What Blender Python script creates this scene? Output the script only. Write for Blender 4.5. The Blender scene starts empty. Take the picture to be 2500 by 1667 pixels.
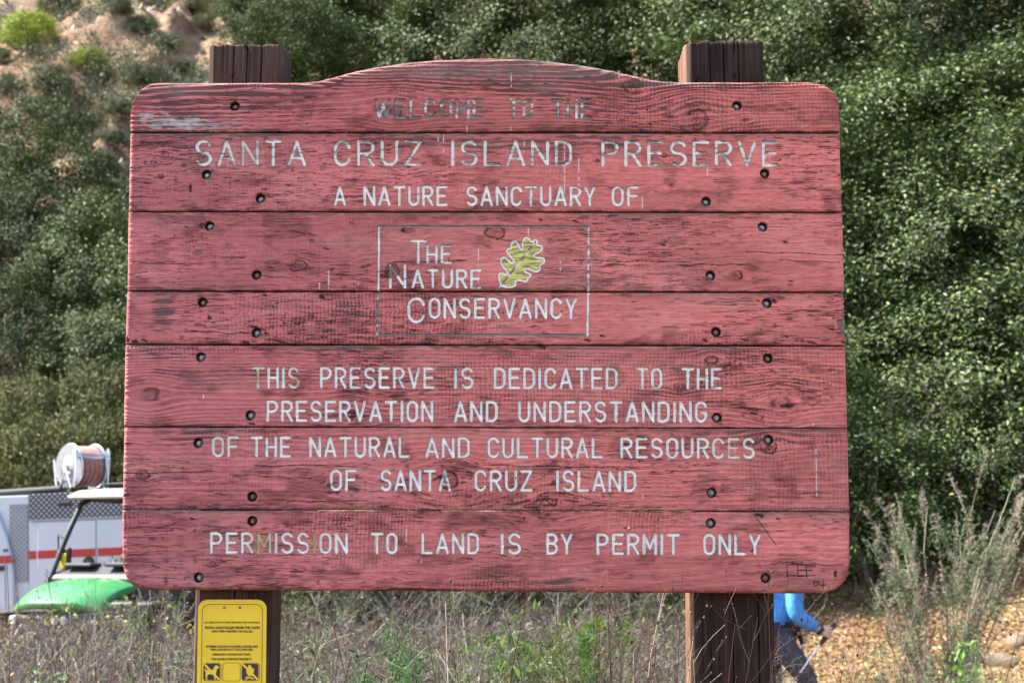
import bpy, bmesh, math, random
import numpy as np
from mathutils import Vector, Matrix
from mathutils.geometry import tessellate_polygon

sc = bpy.context.scene
COL = sc.collection
R = math.radians
# ------------------------------------------------------------------ camera, light, exposure
PITCH = R(7.0); LENS = 61.0; CAMZ = 1.6
FPX = LENS / 36.0 * 2500.0
cam = bpy.data.cameras.new('camera'); cam.lens = LENS; cam.sensor_width = 36.0
cam.clip_start = 0.05; cam.clip_end = 600
co = bpy.data.objects.new('camera', cam); COL.objects.link(co)
co.location = (0, 0, CAMZ); co.rotation_euler = (R(90) + PITCH, 0, 0)
cam.dof.use_dof = True; cam.dof.focus_distance = 4.02; cam.dof.aperture_fstop = 9.0
sc.camera = co

SUN = Vector((-0.62, 0.07, 0.78)).normalized()          # towards the sun
sd = bpy.data.lights.new('sun', 'SUN'); sd.energy = 4.3; sd.angle = R(0.5); sd.color = (1.0, 0.94, 0.84)
so = bpy.data.objects.new('sun', sd); COL.objects.link(so)
so.location = (-30, 10, 40); so.rotation_euler = SUN.to_track_quat('Z', 'Y').to_euler()
w = bpy.data.worlds.new('World'); sc.world = w; w.use_nodes = True
nt = w.node_tree; bg = nt.nodes['Background']
sky = nt.nodes.new('ShaderNodeTexSky'); sky.sky_type = 'NISHITA'; sky.sun_disc = False
sky.sun_elevation = math.asin(SUN.z); sky.sun_rotation = math.atan2(SUN.x, SUN.y)
sky.air_density = 1.0; sky.dust_density = 2.0; sky.ozone_density = 1.0
nt.links.new(sky.outputs[0], bg.inputs[0]); bg.inputs[1].default_value = 0.108
sc.view_settings.view_transform = 'Standard'; sc.view_settings.look = 'None'
sc.view_settings.exposure = 2.2; sc.view_settings.gamma = 1.0; sc.view_settings.use_curve_mapping = False
sc.cycles.max_bounces = 6; sc.cycles.diffuse_bounces = 3; sc.cycles.glossy_bounces = 2
sc.cycles.transmission_bounces = 4; sc.cycles.caustics_reflective = False; sc.cycles.caustics_refractive = False

# ------------------------------------------------------------------ measuring helpers
CP, SP = math.cos(PITCH), math.sin(PITCH)
DB = 4.0                                                 # distance of the sign's face
def ray(px, py):                                         # direction through a photo pixel, y component 1
    a = (px - 1250.0) / FPX; b = (833.5 - py) / FPX
    dy = CP - b * SP; dz = SP + b * CP
    return a / dy, dz / dy
def bp(px, py, d=DB):
    rx, rz = ray(px, py)
    return rx * d, CAMZ + rz * d
def P3(px, py, d):
    x, z = bp(px, py, d); return Vector((x, d, z))
MPP = DB / CP / FPX                                      # metres per photo pixel on the sign

# ------------------------------------------------------------------ noise
def vnoise(x, y, seed=0):
    t = np.random.RandomState(seed).rand(256, 256).astype(np.float32)
    x = np.asarray(x, np.float32); y = np.asarray(y, np.float32)
    xi = np.floor(x); yi = np.floor(y); fx = x - xi; fy = y - yi
    fx = fx * fx * (3 - 2 * fx); fy = fy * fy * (3 - 2 * fy)
    x0 = xi.astype(np.int64) & 255; y0 = yi.astype(np.int64) & 255; x1 = (x0 + 1) & 255; y1 = (y0 + 1) & 255
    return (t[x0, y0] * (1 - fx) + t[x1, y0] * fx) * (1 - fy) + (t[x0, y1] * (1 - fx) + t[x1, y1] * fx) * fy
def fbm(x, y, seed=0, o=4):
    s = 0; a = 0.5; n = 0
    for k in range(o):
        s = s + a * vnoise(x * 2 ** k + 17.3 * k, y * 2 ** k + 5.1 * k, seed + k); n += a; a *= 0.5
    return s / n
def sstep(a, b, x):
    t = np.clip((x - a) / (b - a), 0, 1); return t * t * (3 - 2 * t)

# ------------------------------------------------------------------ materials
MATS = {}
def newmat(name):
    m = bpy.data.materials.new(name); m.use_nodes = True; MATS[name] = m
    return m, m.node_tree, m.node_tree.nodes['Principled BSDF']
def mat(name, col, rough=0.6, metal=0.0, var=0.15, scale=8.0, bump=0.0, bscale=60.0, stretch=None, spec=0.4, coat=0.0):
    if name in MATS: return MATS[name]
    m, t, b = newmat(name)
    b.inputs['Roughness'].default_value = rough; b.inputs['Metallic'].default_value = metal
    b.inputs['Specular IOR Level'].default_value = spec; b.inputs['Coat Weight'].default_value = coat
    tc = t.nodes.new('ShaderNodeTexCoord'); src = tc.outputs['Object']
    if stretch:
        mp = t.nodes.new('ShaderNodeMapping'); mp.inputs['Scale'].default_value = stretch
        t.links.new(src, mp.inputs[0]); src = mp.outputs[0]
    n = t.nodes.new('ShaderNodeTexNoise'); n.inputs['Scale'].default_value = scale; n.inputs['Detail'].default_value = 6
    t.links.new(src, n.inputs['Vector'])
    r = t.nodes.new('ShaderNodeValToRGB'); r.color_ramp.elements[0].position = 0.3; r.color_ramp.elements[1].position = 0.7
    r.color_ramp.elements[0].color = tuple(max(0, c * (1 - var)) for c in col) + (1,)
    r.color_ramp.elements[1].color = tuple(min(1, c * (1 + var)) for c in col) + (1,)
    t.links.new(n.outputs['Fac'], r.inputs[0]); t.links.new(r.outputs[0], b.inputs['Base Color'])
    if bump:
        n2 = t.nodes.new('ShaderNodeTexNoise'); n2.inputs['Scale'].default_value = bscale; n2.inputs['Detail'].default_value = 5
        t.links.new(src, n2.inputs['Vector'])
        bm = t.nodes.new('ShaderNodeBump'); bm.inputs['Strength'].default_value = bump; bm.inputs['Distance'].default_value = 0.01
        t.links.new(n2.outputs['Fac'], bm.inputs['Height']); t.links.new(bm.outputs[0], b.inputs['Normal'])
    return m
def vcmat(name, rough=0.75, spec=0.25):
    m, t, b = newmat(name)
    a = t.nodes.new('ShaderNodeVertexColor'); a.layer_name = 'Col'
    t.links.new(a.outputs[0], b.inputs['Base Color'])
    b.inputs['Roughness'].default_value = rough; b.inputs['Specular IOR Level'].default_value = spec
    return m
def leafmat(name, cols, trans=0.35, rough=0.45, spec=0.4):
    """colours picked per leaf (random per island) plus a per-plant drift"""
    m, t, b = newmat(name)
    g = t.nodes.new('ShaderNodeNewGeometry')
    r = t.nodes.new('ShaderNodeValToRGB'); r.color_ramp.interpolation = 'LINEAR'
    el = r.color_ramp.elements
    while len(el) < len(cols): el.new(0.5)
    for i, (p, c) in enumerate(cols):
        el[i].position = p; el[i].color = tuple(c) + (1,)
    t.links.new(g.outputs['Random Per Island'], r.inputs[0])
    oi = t.nodes.new('ShaderNodeObjectInfo')
    hs = t.nodes.new('ShaderNodeHueSaturation')
    mr = t.nodes.new('ShaderNodeMapRange'); mr.inputs['To Min'].default_value = 0.8; mr.inputs['To Max'].default_value = 1.2
    t.links.new(oi.outputs['Random'], mr.inputs['Value']); t.links.new(mr.outputs[0], hs.inputs['Value'])
    t.links.new(r.outputs[0], hs.inputs['Color'])
    t.links.new(hs.outputs[0], b.inputs['Base Color'])
    b.inputs['Roughness'].default_value = rough; b.inputs['Specular IOR Level'].default_value = spec
    tr = t.nodes.new('ShaderNodeBsdfTranslucent'); t.links.new(hs.outputs[0], tr.inputs['Color'])
    mx = t.nodes.new('ShaderNodeMixShader'); mx.inputs[0].default_value = trans
    out = t.nodes['Material Output']
    t.links.new(b.outputs[0], mx.inputs[1]); t.links.new(tr.outputs[0], mx.inputs[2]); t.links.new(mx.outputs[0], out.inputs[0])
    return m

# ------------------------------------------------------------------ objects
def tag(o, label=None, cat=None, group=None, kind=None):
    if label: o['label'] = label
    if cat: o['category'] = cat
    if group: o['group'] = group
    if kind: o['kind'] = kind
    return o
def empty(name, loc=(0, 0, 0), rot=(0, 0, 0), label=None, cat=None, group=None):
    o = bpy.data.objects.new(name, None); COL.objects.link(o); o.location = loc; o.rotation_euler = rot
    o.empty_display_size = 0.1
    return tag(o, label, cat, group)
def link(name, me, parent=None, mats=()):
    for m in mats: me.materials.append(m)
    o = bpy.data.objects.new(name, me); COL.objects.link(o)
    if parent: o.parent = parent
    return o
def npmesh(name, V, F, smooth=True, col=None, midx=None):
    """F: (n,4) or (n,3) index array"""
    V = np.ascontiguousarray(V, np.float32); F = np.ascontiguousarray(F, np.int32)
    me = bpy.data.meshes.new(name); k = F.shape[1]
    me.vertices.add(len(V)); me.vertices.foreach_set('co', V.ravel())
    me.loops.add(F.size); me.loops.foreach_set('vertex_index', F.ravel())
    me.polygons.add(len(F)); me.polygons.foreach_set('loop_start', np.arange(0, F.size, k, dtype=np.int32))
    me.polygons.foreach_set('loop_total', np.full(len(F), k, np.int32))
    me.polygons.foreach_set('use_smooth', np.full(len(F), smooth, bool))
    if midx is not None: me.polygons.foreach_set('material_index', np.ascontiguousarray(midx, np.int32))
    if col is not None:
        a = me.color_attributes.new('Col', 'FLOAT_COLOR', 'POINT')
        a.data.foreach_set('color', np.concatenate([col, np.ones((len(col), 1))], 1).astype(np.float32).ravel())
    me.update(calc_edges=True)
    return me
def copy_tree(o, parent=None):
    c = o.copy(); COL.objects.link(c)
    if parent: c.parent = parent
    for ch in list(o.children): copy_tree(ch, c)
    return c

class MB:
    def __init__(s): s.v = []; s.f = []
    def add(s, V, F):
        n = len(s.v); s.v += [tuple(p) for p in V]; s.f += [tuple(i + n for i in f) for f in F]
    def box(s, c, d, M=None):
        V = [Vector((x * d[0] / 2, y * d[1] / 2, z * d[2] / 2)) for z in (-1, 1) for y in (-1, 1) for x in (-1, 1)]
        if M is not None: V = [M @ p for p in V]
        s.add([p + Vector(c) for p in V], [(0, 2, 3, 1), (4, 5, 7, 6), (0, 1, 5, 4), (2, 6, 7, 3), (0, 4, 6, 2), (1, 3, 7, 5)])
    def tube(s, pts, r, n=8, caps=True):
        pts = [Vector(p) for p in pts]; rr = r if isinstance(r, (list, tuple)) else [r] * len(pts)
        V = []; F = []; a = None
        for i, p in enumerate(pts):
            d = (pts[min(i + 1, len(pts) - 1)] - pts[max(i - 1, 0)]).normalized()
            if a is None: a = d.orthogonal().normalized()
            else: a = (a - d * a.dot(d)).normalized()
            b = d.cross(a)
            V += [p + (a * math.cos(2 * math.pi * k / n) + b * math.sin(2 * math.pi * k / n)) * rr[i] for k in range(n)]
        for i in range(len(pts) - 1):
            for k in range(n):
                F.append((i * n + k, i * n + (k + 1) % n, (i + 1) * n + (k + 1) % n, (i + 1) * n + k))
        if caps:
            F.append(tuple(reversed(range(n)))); F.append(tuple(range((len(pts) - 1) * n, len(pts) * n)))
        s.add(V, F)
    def cyl(s, p0, p1, r, n=24): s.tube([p0, p1], r, n)
    def prism(s, poly, f, d0, d1):
        """polygon of (a,b); f(a,b,d) -> point; from depth d0 to d1"""
        n = len(poly); V = [f(a, b, d0) for a, b in poly] + [f(a, b, d1) for a, b in poly]
        tri = tessellate_polygon([[Vector((a, b, 0)) for a, b in poly]])
        F = [tuple(t) for t in tri] + [tuple(reversed([i + n for i in t])) for t in tri]
        F += [(i, (i + 1) % n, (i + 1) % n + n, i + n) for i in range(n)]
        s.add(V, F)
    def build(s, name, m, parent=None, smooth=False, bevel=0.0, seg=2, sub=0, angle=35):
        me = bpy.data.meshes.new(name); me.from_pydata([tuple(p) for p in s.v], [], s.f); me.validate()
        bm = bmesh.new(); bm.from_mesh(me); bmesh.ops.recalc_face_normals(bm, faces=bm.faces); bm.to_mesh(me); bm.free()
        if smooth:
            for p in me.polygons: p.use_smooth = True
            try: me.set_sharp_from_angle(angle=R(angle))
            except Exception: pass
        o = link(name, me, parent, (m,) if not isinstance(m, (list, tuple)) else m)
        if bevel:
            b = o.modifiers.new('bevel', 'BEVEL'); b.width = bevel; b.segments = seg; b.limit_method = 'ANGLE'; b.angle_limit = R(30)
        if sub:
            b = o.modifiers.new('sub', 'SUBSURF'); b.levels = sub; b.render_levels = sub
        return o

def tubes(P, Rd, k=3):
    """many equal-length polylines at once: P (m,n,3), Rd (m,n) -> verts, quads"""
    m, n, _ = P.shape
    T = np.empty_like(P); T[:, 1:-1] = P[:, 2:] - P[:, :-2]; T[:, 0] = P[:, 1] - P[:, 0]; T[:, -1] = P[:, -1] - P[:, -2]
    T /= np.linalg.norm(T, axis=2, keepdims=True) + 1e-9
    ref = np.where(np.abs(T[..., 2:3]) < 0.85, np.array([0, 0, 1.0]), np.array([1.0, 0, 0]))
    A = np.cross(T, ref); A /= np.linalg.norm(A, axis=2, keepdims=True) + 1e-9
    B = np.cross(T, A)
    V = np.empty((m, n, k, 3))
    for j in range(k):
        a = 2 * math.pi * j / k
        V[:, :, j] = P + (A * math.cos(a) + B * math.sin(a)) * Rd[..., None]
    idx = np.arange(m * n * k).reshape(m, n, k)
    F = np.stack([idx[:, :-1, :], np.roll(idx, -1, 2)[:, :-1, :], np.roll(idx, -1, 2)[:, 1:, :], idx[:, 1:, :]], -1).reshape(-1, 4)
    return V.reshape(-1, 3), F
def join(parts):
    V = []; F = []; M = []; n = 0
    for i, p in enumerate(parts):
        v, f = p[0], p[1]
        V.append(v); F.append(f + n); M.append(np.full(len(f), p[2] if len(p) > 2 else 0)); n += len(v)
    return np.concatenate(V), np.concatenate(F), np.concatenate(M)
def unit(a): return a / (np.linalg.norm(a, axis=-1, keepdims=True) + 1e-9)
def leaves(C, N, D, L, W, fold=0.25):
    """leaf quads: centre C, normal N, direction D (m,3), length and width (m,)"""
    D = unit(D - N * (D * N).sum(1, keepdims=True)); S = np.cross(N, D)
    L = L[:, None]; W = W[:, None]
    V = np.stack([C - D * L * 0.5, C + S * W * 0.5 + N * W * fold, C + D * L * 0.5, C - S * W * 0.5 + N * W * fold], 1).reshape(-1, 3)
    F = np.arange(len(C) * 4).reshape(-1, 4)
    return V, F

# ================================================================== GROUND
def G(x, y):
    x = np.asarray(x, float); y = np.asarray(y, float)
    s = sstep(0.6, 2.6, x)
    base = 0.30 * sstep(3, 10, y) * (1 - s)
    bank = s * (0.15 * np.maximum(0, y - 13.2) + 0.22 * np.maximum(0, x - 3.0) * sstep(11, 15, y))
    bank = np.minimum(bank, 3.0)
    toe = 25.5 - 6.0 * sstep(-1.0, 4.0, x)
    u = y - toe
    sp = np.where(u > 20, u, 1.2 * np.log1p(np.exp(np.clip(u, -30, 20) / 1.2)))
    hill = 0.70 * sp
    hill = np.where(hill > 45, 45 + (hill - 45) * 0.2, hill)
    bump = (fbm(x * 0.25 + 40, y * 0.25 + 40, 3) - 0.5) * 2.4 * sstep(0, 10, u) + (fbm(x * 0.9, y * 0.9, 9) - 0.5) * 0.6 * sstep(0, 6, u)
    gul = np.abs(fbm(x * .55 + 11, y * .12 + 3, 21, 3) - .5) * 2.6 * sstep(4, 14, u) + (fbm(x * 2.1, y * 1.6, 23, 3) - .5) * .45 * sstep(2, 9, u)
    return base + bank + hill + bump - gul + (fbm(x * 1.3 + 9, y * 1.3, 5, 3) - 0.5) * 0.12 * sstep(2.0, 5.0, np.abs(y - DB) + 1.5)
def axis(lo, hi, near, fine, coarse):
    a = [0.0]
    while a[-1] < hi: a.append(a[-1] + (fine if a[-1] < near else coarse))
    b = [0.0]
    while b[-1] > lo: b.append(b[-1] - (fine if b[-1] > -near else coarse))
    return np.array(b[:0:-1] + a)
gx = axis(-160, 160, 16, 0.16, 2.5); gy = axis(-60, 220, 58, 0.2, 3.0)
GX, GY = np.meshgrid(gx, gy, indexing='ij')
gV = np.stack([GX, GY, G(GX, GY)], -1).reshape(-1, 3)
ii = np.arange(GX.size).reshape(GX.shape)
gF = np.stack([ii[:-1, :-1], ii[1:, :-1], ii[1:, 1:], ii[:-1, 1:]], -1).reshape(-1, 4)
m, t, b = newmat('soil')
tc = t.nodes.new('ShaderNodeTexCoord')
def noise(t, scale, detail=8, rough=0.6):
    n = t.nodes.new('ShaderNodeTexNoise'); n.inputs['Scale'].default_value = scale; n.inputs['Detail'].default_value = detail
    n.inputs['Roughness'].default_value = rough; t.links.new(tc.outputs['Object'], n.inputs['Vector']); return n
def ramp(t, src, els):
    r = t.nodes.new('ShaderNodeValToRGB'); e = r.color_ramp.elements
    while len(e) < len(els): e.new(0.5)
    for i, (p, c) in enumerate(els): e[i].position = p; e[i].color = tuple(c) + (1,)
    t.links.new(src, r.inputs[0]); return r
n1 = noise(t, 0.45); n2 = noise(t, 2.2); n3 = noise(t, 11)
r1 = ramp(t, n1.outputs[0], [(0.35, (0.21, 0.115, 0.068)), (0.5, (0.28, 0.19, 0.12)), (0.66, (0.45, 0.38, 0.26))])
r2 = ramp(t, n2.outputs[0], [(0.4, (0.55, 0.5, 0.45)), (0.6, (1.1, 1.05, 1.0))])
mx = t.nodes.new('ShaderNodeMixRGB'); mx.blend_type = 'MULTIPLY'; mx.inputs[0].default_value = 0.8
t.links.new(r1.outputs[0], mx.inputs[1]); t.links.new(r2.outputs[0], mx.inputs[2])
t.links.new(mx.outputs[0], b.inputs['Base Color']); b.inputs['Roughness'].default_value = 0.95
bmp = t.nodes.new('ShaderNodeBump'); bmp.inputs['Strength'].default_value = 0.9; bmp.inputs['Distance'].default_value = 0.15
t.links.new(n3.outputs[0], bmp.inputs['Height']); t.links.new(bmp.outputs[0], b.inputs['Normal'])
tag(link('ground', npmesh('ground', gV, gF), None, (m,)), kind='structure')

# ================================================================== WOODEN SIGN
def box_blur_none(a): return a
K = 2500.0 / 2352.0
# --- single-stroke routed letters
def arc(cx, cy, rx, ry, a0, a1, n=9):
    return [(cx + rx * math.cos(R(a0 + (a1 - a0) * i / n)), cy + ry * math.sin(R(a0 + (a1 - a0) * i / n))) for i in range(n + 1)]
def glyph(c, w, asp):
    """strokes in a box w wide, 1 high; asp = width unit / height unit so that round corners stay round"""
    h = w / 2; r = min(0.36, h * asp * 1.1)
    if c == 'A': return [[(0, 0), (h, 1), (w, 0)], [(.17 * w, .28), (.83 * w, .28)]]
    if c == 'B': return [[(0, 0), (0, 1)], [(0, 1), (.5 * w, 1)] + arc(.5 * w, .76, .45 * w, .24, 90, -90) + [(0, .52)], [(.5 * w, .52)] + arc(.5 * w, .26, .5 * w, .26, 90, -90) + [(0, 0)]]
    if c == 'C': return [arc(h, 1 - r, h, r, 15, 180) + arc(h, r, h, r, 180, 345)]
    if c == 'D': return [[(0, 0), (0, 1), (.45 * w, 1)] + arc(.45 * w, 1 - r, .55 * w, r, 90, 0) + arc(.45 * w, r, .55 * w, r, 0, -90) + [(0, 0)]]
    if c == 'E': return [[(w, 1), (0, 1), (0, 0), (w, 0)], [(0, .52), (.85 * w, .52)]]
    if c == 'F': return [[(w, 1), (0, 1), (0, 0)], [(0, .52), (.82 * w, .52)]]
    if c == 'G': return [arc(h, 1 - r, h, r, 15, 180) + arc(h, r, h, r, 180, 360) + [(w, .45), (.55 * w, .45)]]
    if c == 'H': return [[(0, 0), (0, 1)], [(w, 0), (w, 1)], [(0, .5), (w, .5)]]
    if c == 'I': return [[(h, 0), (h, 1)]]
    if c == 'L': return [[(0, 1), (0, 0), (w, 0)]]
    if c == 'M': return [[(0, 0), (0, 1), (h, .3), (w, 1), (w, 0)]]
    if c == 'N': return [[(0, 0), (0, 1), (w, 0), (w, 1)]]
    if c == 'O': return [arc(h, 1 - r, h, r, 0, 180) + arc(h, r, h, r, 180, 360) + [(w, 1 - r)]]
    if c == 'P': return [[(0, 0), (0, 1), (.5 * w, 1)] + arc(.5 * w, .74, .5 * w, .26, 90, -90) + [(0, .48)]]
    if c == 'R': return [[(0, 0), (0, 1), (.5 * w, 1)] + arc(.5 * w, .75, .5 * w, .25, 90, -90) + [(0, .5)], [(.45 * w, .5), (w, 0)]]
    if c == 'S': return [arc(h, .755, h * .95, .245, 25, 265, 12) + arc(h, .255, h, .255, 85, -155, 12)]
    if c == 'T': return [[(0, 1), (w, 1)], [(h, 1), (h, 0)]]
    if c == 'U': return [[(0, 1), (0, r)] + arc(h, r, h, r, 180, 360) + [(w, 1)]]
    if c == 'V': return [[(0, 1), (h, 0), (w, 1)]]
    if c == 'W': return [[(0, 1), (.25 * w, 0), (h, .8), (.75 * w, 0), (w, 1)]]
    if c == 'Y': return [[(0, 1), (h, .45), (w, 1)], [(h, .45), (h, 0)]]
    if c == 'Z': return [[(0, 1), (w, 1), (0, 0), (w, 0)]]
    return []
GW = {'I': 0.06, 'W': 1.45, 'M': 1.2, 'A': 1.12, 'V': 1.08, 'N': 1.05, 'O': 1.0, 'E': .95, 'F': .95, 'L': .95, 'S': 1.0, 'T': 1.08}
WORDS = ['']
STROKES = []                                             # (points in board metres, radius m, class, worn)
def word(txt, x0, x1, y0, y1, rpx, slope=0.0015, worn=0.0, gap=0.62, cls=1):
    """outer pixel extents of the word as it stands on the board"""
    xa, xb, ya, yb = x0 + rpx, x1 - rpx, y0 + rpx, y1 - rpx
    WORDS.append(txt); wid = len(WORDS) - 1
    n = len(txt); ws = [GW.get(c, 1.0) for c in txt]
    unit_ = (xb - xa) / (sum(ws) + gap * (n - 1)) if n > 1 else (xb - xa) / ws[0]
    x = xa; asp = unit_ / (yb - ya)
    for c, wl in zip(txt, ws):
        for st in glyph(c, wl, asp):
            pts = []
            for (a, b_) in st:
                px = x + a * unit_; py = yb - b_ * (yb - ya)
                pts.append(bp(px, py + (px - 1190) * slope * 1.0))
            STROKES.append((pts, rpx * MPP, cls, worn, wid))
        x += (wl + gap) * unit_
r1_, r2_ = 3.45, 3.9
for a in (('WELCOME', 914, 1183), ('TO', 1240, 1302), ('THE', 1347, 1444)): word(a[0], a[1], a[2], 241, 290.5, r1_, 0, .55)
for a in (('SANTA', 476, 747), ('CRUZ', 813.6, 1030), ('ISLAND', 1100, 1397), ('PRESERVE', 1468, 1901)): word(a[0], a[1], a[2], 342.5, 406, r2_, .0015, .30)
for a in (('A', 814.7, 844.6), ('NATURE', 887, 1092), ('SANCTUARY', 1137.5, 1454), ('OF', 1493, 1560)): word(a[0], a[1], a[2], 453.5, 503, r1_, .0015, .16)
for a in (('T', 1000, 1042, 585, 644), ('HE', 1040, 1103, 597, 644), ('N', 949, 992, 645, 704.5), ('ATURE', 1004, 1175, 656, 704.5),
          ('C', 994, 1038, 725, 789), ('ONSERVANCY', 1046, 1409, 726, 778)): word(a[0], a[1], a[2], a[3], a[4], 3.5, 0.002, .10 if a[3] > 700 else .2)
for a in (('THIS', 614.5, 731), ('PRESERVE', 780.6, 1061), ('IS', 1108, 1156), ('DEDICATED', 1205, 1508), ('TO', 1553.6, 1617), ('THE', 1664.5, 1763)): word(a[0], a[1], a[2], 896, 949, r1_, .002, .18)
for a in (('PRESERVATION', 650, 1058), ('AND', 1108, 1215), ('UNDERSTANDING', 1264.6, 1726.6)): word(a[0], a[1], a[2], 977.5, 1030, r1_, .002, .06)
for a in (('OF', 516.6, 583), ('THE', 611, 710), ('NATURAL', 754, 1000), ('AND', 1038, 1147), ('CULTURAL', 1190, 1472), ('RESOURCES', 1514.5, 1843)): word(a[0], a[1], a[2], 1066, 1117.5, r1_, .003, .16)
for a in (('OF', 805, 871), ('SANTA', 928, 1101), ('CRUZ', 1158, 1300), ('ISLAND', 1357, 1553.6)): word(a[0], a[1], a[2], 1146, 1199, r1_, .003, .05)
for a in (('PERMISSION', 512, 849), ('TO', 905, 970.5), ('LAND', 1028.6, 1169.5), ('IS', 1222, 1272), ('BY', 1333.5, 1398), ('PERMIT', 1456, 1660), ('ONLY', 1717, 1858)): word(a[0], a[1], a[2], 1300, 1352.5, r1_, .003, .07)
for a, b_ in (('T', 'HE'), ('N', 'ATURE'), ('C', 'ONSERVANCY')):     # large initial and small capitals are one word
    i1 = len(WORDS) - 1 - WORDS[::-1].index(a); i2 = len(WORDS) - 1 - WORDS[::-1].index(b_); WORDS[i1] = a + b_
    STROKES = [q[:4] + (i1,) if q[4] == i2 else q for q in STROKES]
# logo frame and leaf
def pl(pts): return [bp(x, y) for x, y in pts]
STROKES += [(pl([(925, 553), (1437, 553.5)]), 2.6 * MPP, 3, .75), (pl([(925, 553), (924, 709)]), 2.6 * MPP, 3, .25), (pl([(1437, 553.5), (1436, 711)]), 2.6 * MPP, 3, .5),
            (pl([(922, 713), (921, 816.5)]), 2.6 * MPP, 3, .55), (pl([(1436, 714), (1434, 818)]), 2.6 * MPP, 3, .2), (pl([(921, 816.5), (1434, 818)]), 2.6 * MPP, 3, .6)]
LEAFC = [(1360, 745), (1340, 690), (1330, 640), (1345, 612), (1385, 625), (1420, 628), (1425, 600), (1382, 555), (1357, 512), (1355, 472), (1382, 450), (1420, 472), (1460, 513), (1490, 505),
         (1482, 472), (1440, 430), (1412, 385), (1425, 368), (1465, 362), (1466, 305), (1490, 280), (1525, 303), (1548, 358), (1568, 378), (1582, 370), (1576, 305), (1595, 260), (1625, 248),
         (1655, 280), (1680, 303), (1700, 270), (1725, 275), (1726, 310), (1722, 330), (1770, 335), (1780, 370), (1750, 400), (1700, 420), (1690, 440), (1720, 458), (1785, 460), (1808, 485),
         (1790, 515), (1752, 535), (1755, 580), (1730, 600), (1690, 595), (1645, 570), (1605, 565), (1590, 580), (1612, 610), (1663, 630), (1655, 650), (1627, 660), (1630, 690), (1600, 702),
         (1550, 685), (1510, 690), (1500, 705), (1512, 735), (1480, 755), (1430, 762)]
LEAF = [bp(900 + x / 4.2, 520 + y / 4.2) for x, y in LEAFC]
def smooth_loop(p, it=2):
    p = np.array(p)
    for _ in range(it):
        q = np.roll(p, -1, 0); p = np.stack([.75 * p + .25 * q, .25 * p + .75 * q], 1).reshape(-1, 2)
    return p
LEAFP = smooth_loop(LEAF)
STROKES.append(([tuple(q) for q in np.concatenate([LEAFP, LEAFP[:1]])], 2.3 * MPP, 2, .05))
STROKES.append((pl([(900 + 1308 / 4.2, 520 + 788 / 4.2), (900 + 1360 / 4.2, 520 + 742 / 4.2), (900 + 1670 / 4.2, 520 + 350 / 4.2)]), 2.0 * MPP, 2, .45))
# scratched initials and year (thin dark cuts)
SCR = [[(1922, 1408), (1921, 1378), (1966, 1378)], [(1921, 1404), (1966, 1405)], [(1947, 1375), (1948, 1406), (1976, 1405)], [(1949, 1391), (1966, 1391)],
       [(1991, 1381), (1968, 1381), (1969, 1411)], [(1969, 1404), (1990, 1404)], [(1970, 1392), (1984, 1392)],
       [(1988, 1419), (1988, 1429), (1996, 1428), (1996, 1419), (1987, 1419)], [(2000, 1419), (2002, 1428), (2017, 1427)], [(2010, 1416), (2010, 1435)]]
for s_ in SCR: STROKES.append((pl(s_), 1.15 * MPP, 4, 1.0))
# cracks and gouges in the paint
def crack(x0, y0, x1, y1, seed, rpx=0.9, amp=3):
    rs = random.Random(seed); n = 7
    STROKES.append((pl([(x0 + (x1 - x0) * i / n, y0 + (y1 - y0) * i / n + rs.uniform(-amp, amp) * (0 < i < n)) for i in range(n + 1)]), rpx * MPP, 4, 1.0))
for q in ((300, 1154, 520, 1150), (560, 1158, 760, 1168), (1400, 636, 1690, 640), (1660, 648, 1830, 645), (314, 640, 470, 645), (314, 670, 360, 664), (540, 629, 600, 629), (640, 674, 740, 678),
          (1820, 615, 2060, 622), (1900, 635, 2050, 640), (317, 410, 420, 400), (1210, 585, 1300, 595), (960, 640, 1140, 636), (1440, 455, 1500, 458), (1930, 1375, 2060, 1378), (1880, 1375, 1960, 1372),
          (1840, 1255, 1895, 1330), (1310, 1243, 1330, 1218), (1330, 1218, 1352, 1236), (1352, 1236, 1362, 1216), (620, 1075 + 60, 900, 1140), (1180, 1135, 1500, 1140), (700, 1225, 900, 1222), (450, 810, 640, 815)):
    crack(*q, seed=int(q[0] + q[1]))
KNOTS = [(959, 272, 20, .6), (1546, 210, 17, .5), (1703, 291, 22, .55), (1822, 293, 6, .9), (1796, 674, 13, .9), (723, 648, 13, .7), (1493, 649, 11, .4), (999, 562, 12, .95), (1212, 569, 17, .7),
         (955, 665, 16, .6), (1344, 589, 6, .8), (366, 965, 19, .55), (855, 1012, 15, .8), (1738, 879, 11, .8), (1907, 984, 19, .55), (1660, 942, 10, .8), (1880, 1092, 14, .85), (1094, 1173, 22, .8),
         (864, 1195, 12, .8), (346, 1160, 9, .9), (791, 1173, 5, .9), (805, 1184, 5, .8), (1352, 1235, 30, .25), (1580, 470, 6, .8), (1640, 452, 6, .8), (1460, 393, 6, .8), (1620, 380, 7, .7), (406, 535, 5, .3),
         (394, 431, 5, .9), (375, 398, 6, .5), (405, 378, 6, .6), (788, 411, 7, .5), (801, 385, 6, .5), (449, 404, 5, .9), (985, 372, 20, .35), (858, 545, 4, .9), (474, 590, 6, .5), (480, 618, 6, .5), (568, 625, 5, .6),
         (760, 588, 4, .8), (890, 640, 4, .4), (868, 907, 7, .7), (1000, 1395, 5, .5), (520, 1376, 5, .6), (1870, 860, 4, .6), (1190, 600, 5, .4), (660, 1120, 4, .4), (740, 1162, 7, .35)]
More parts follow.
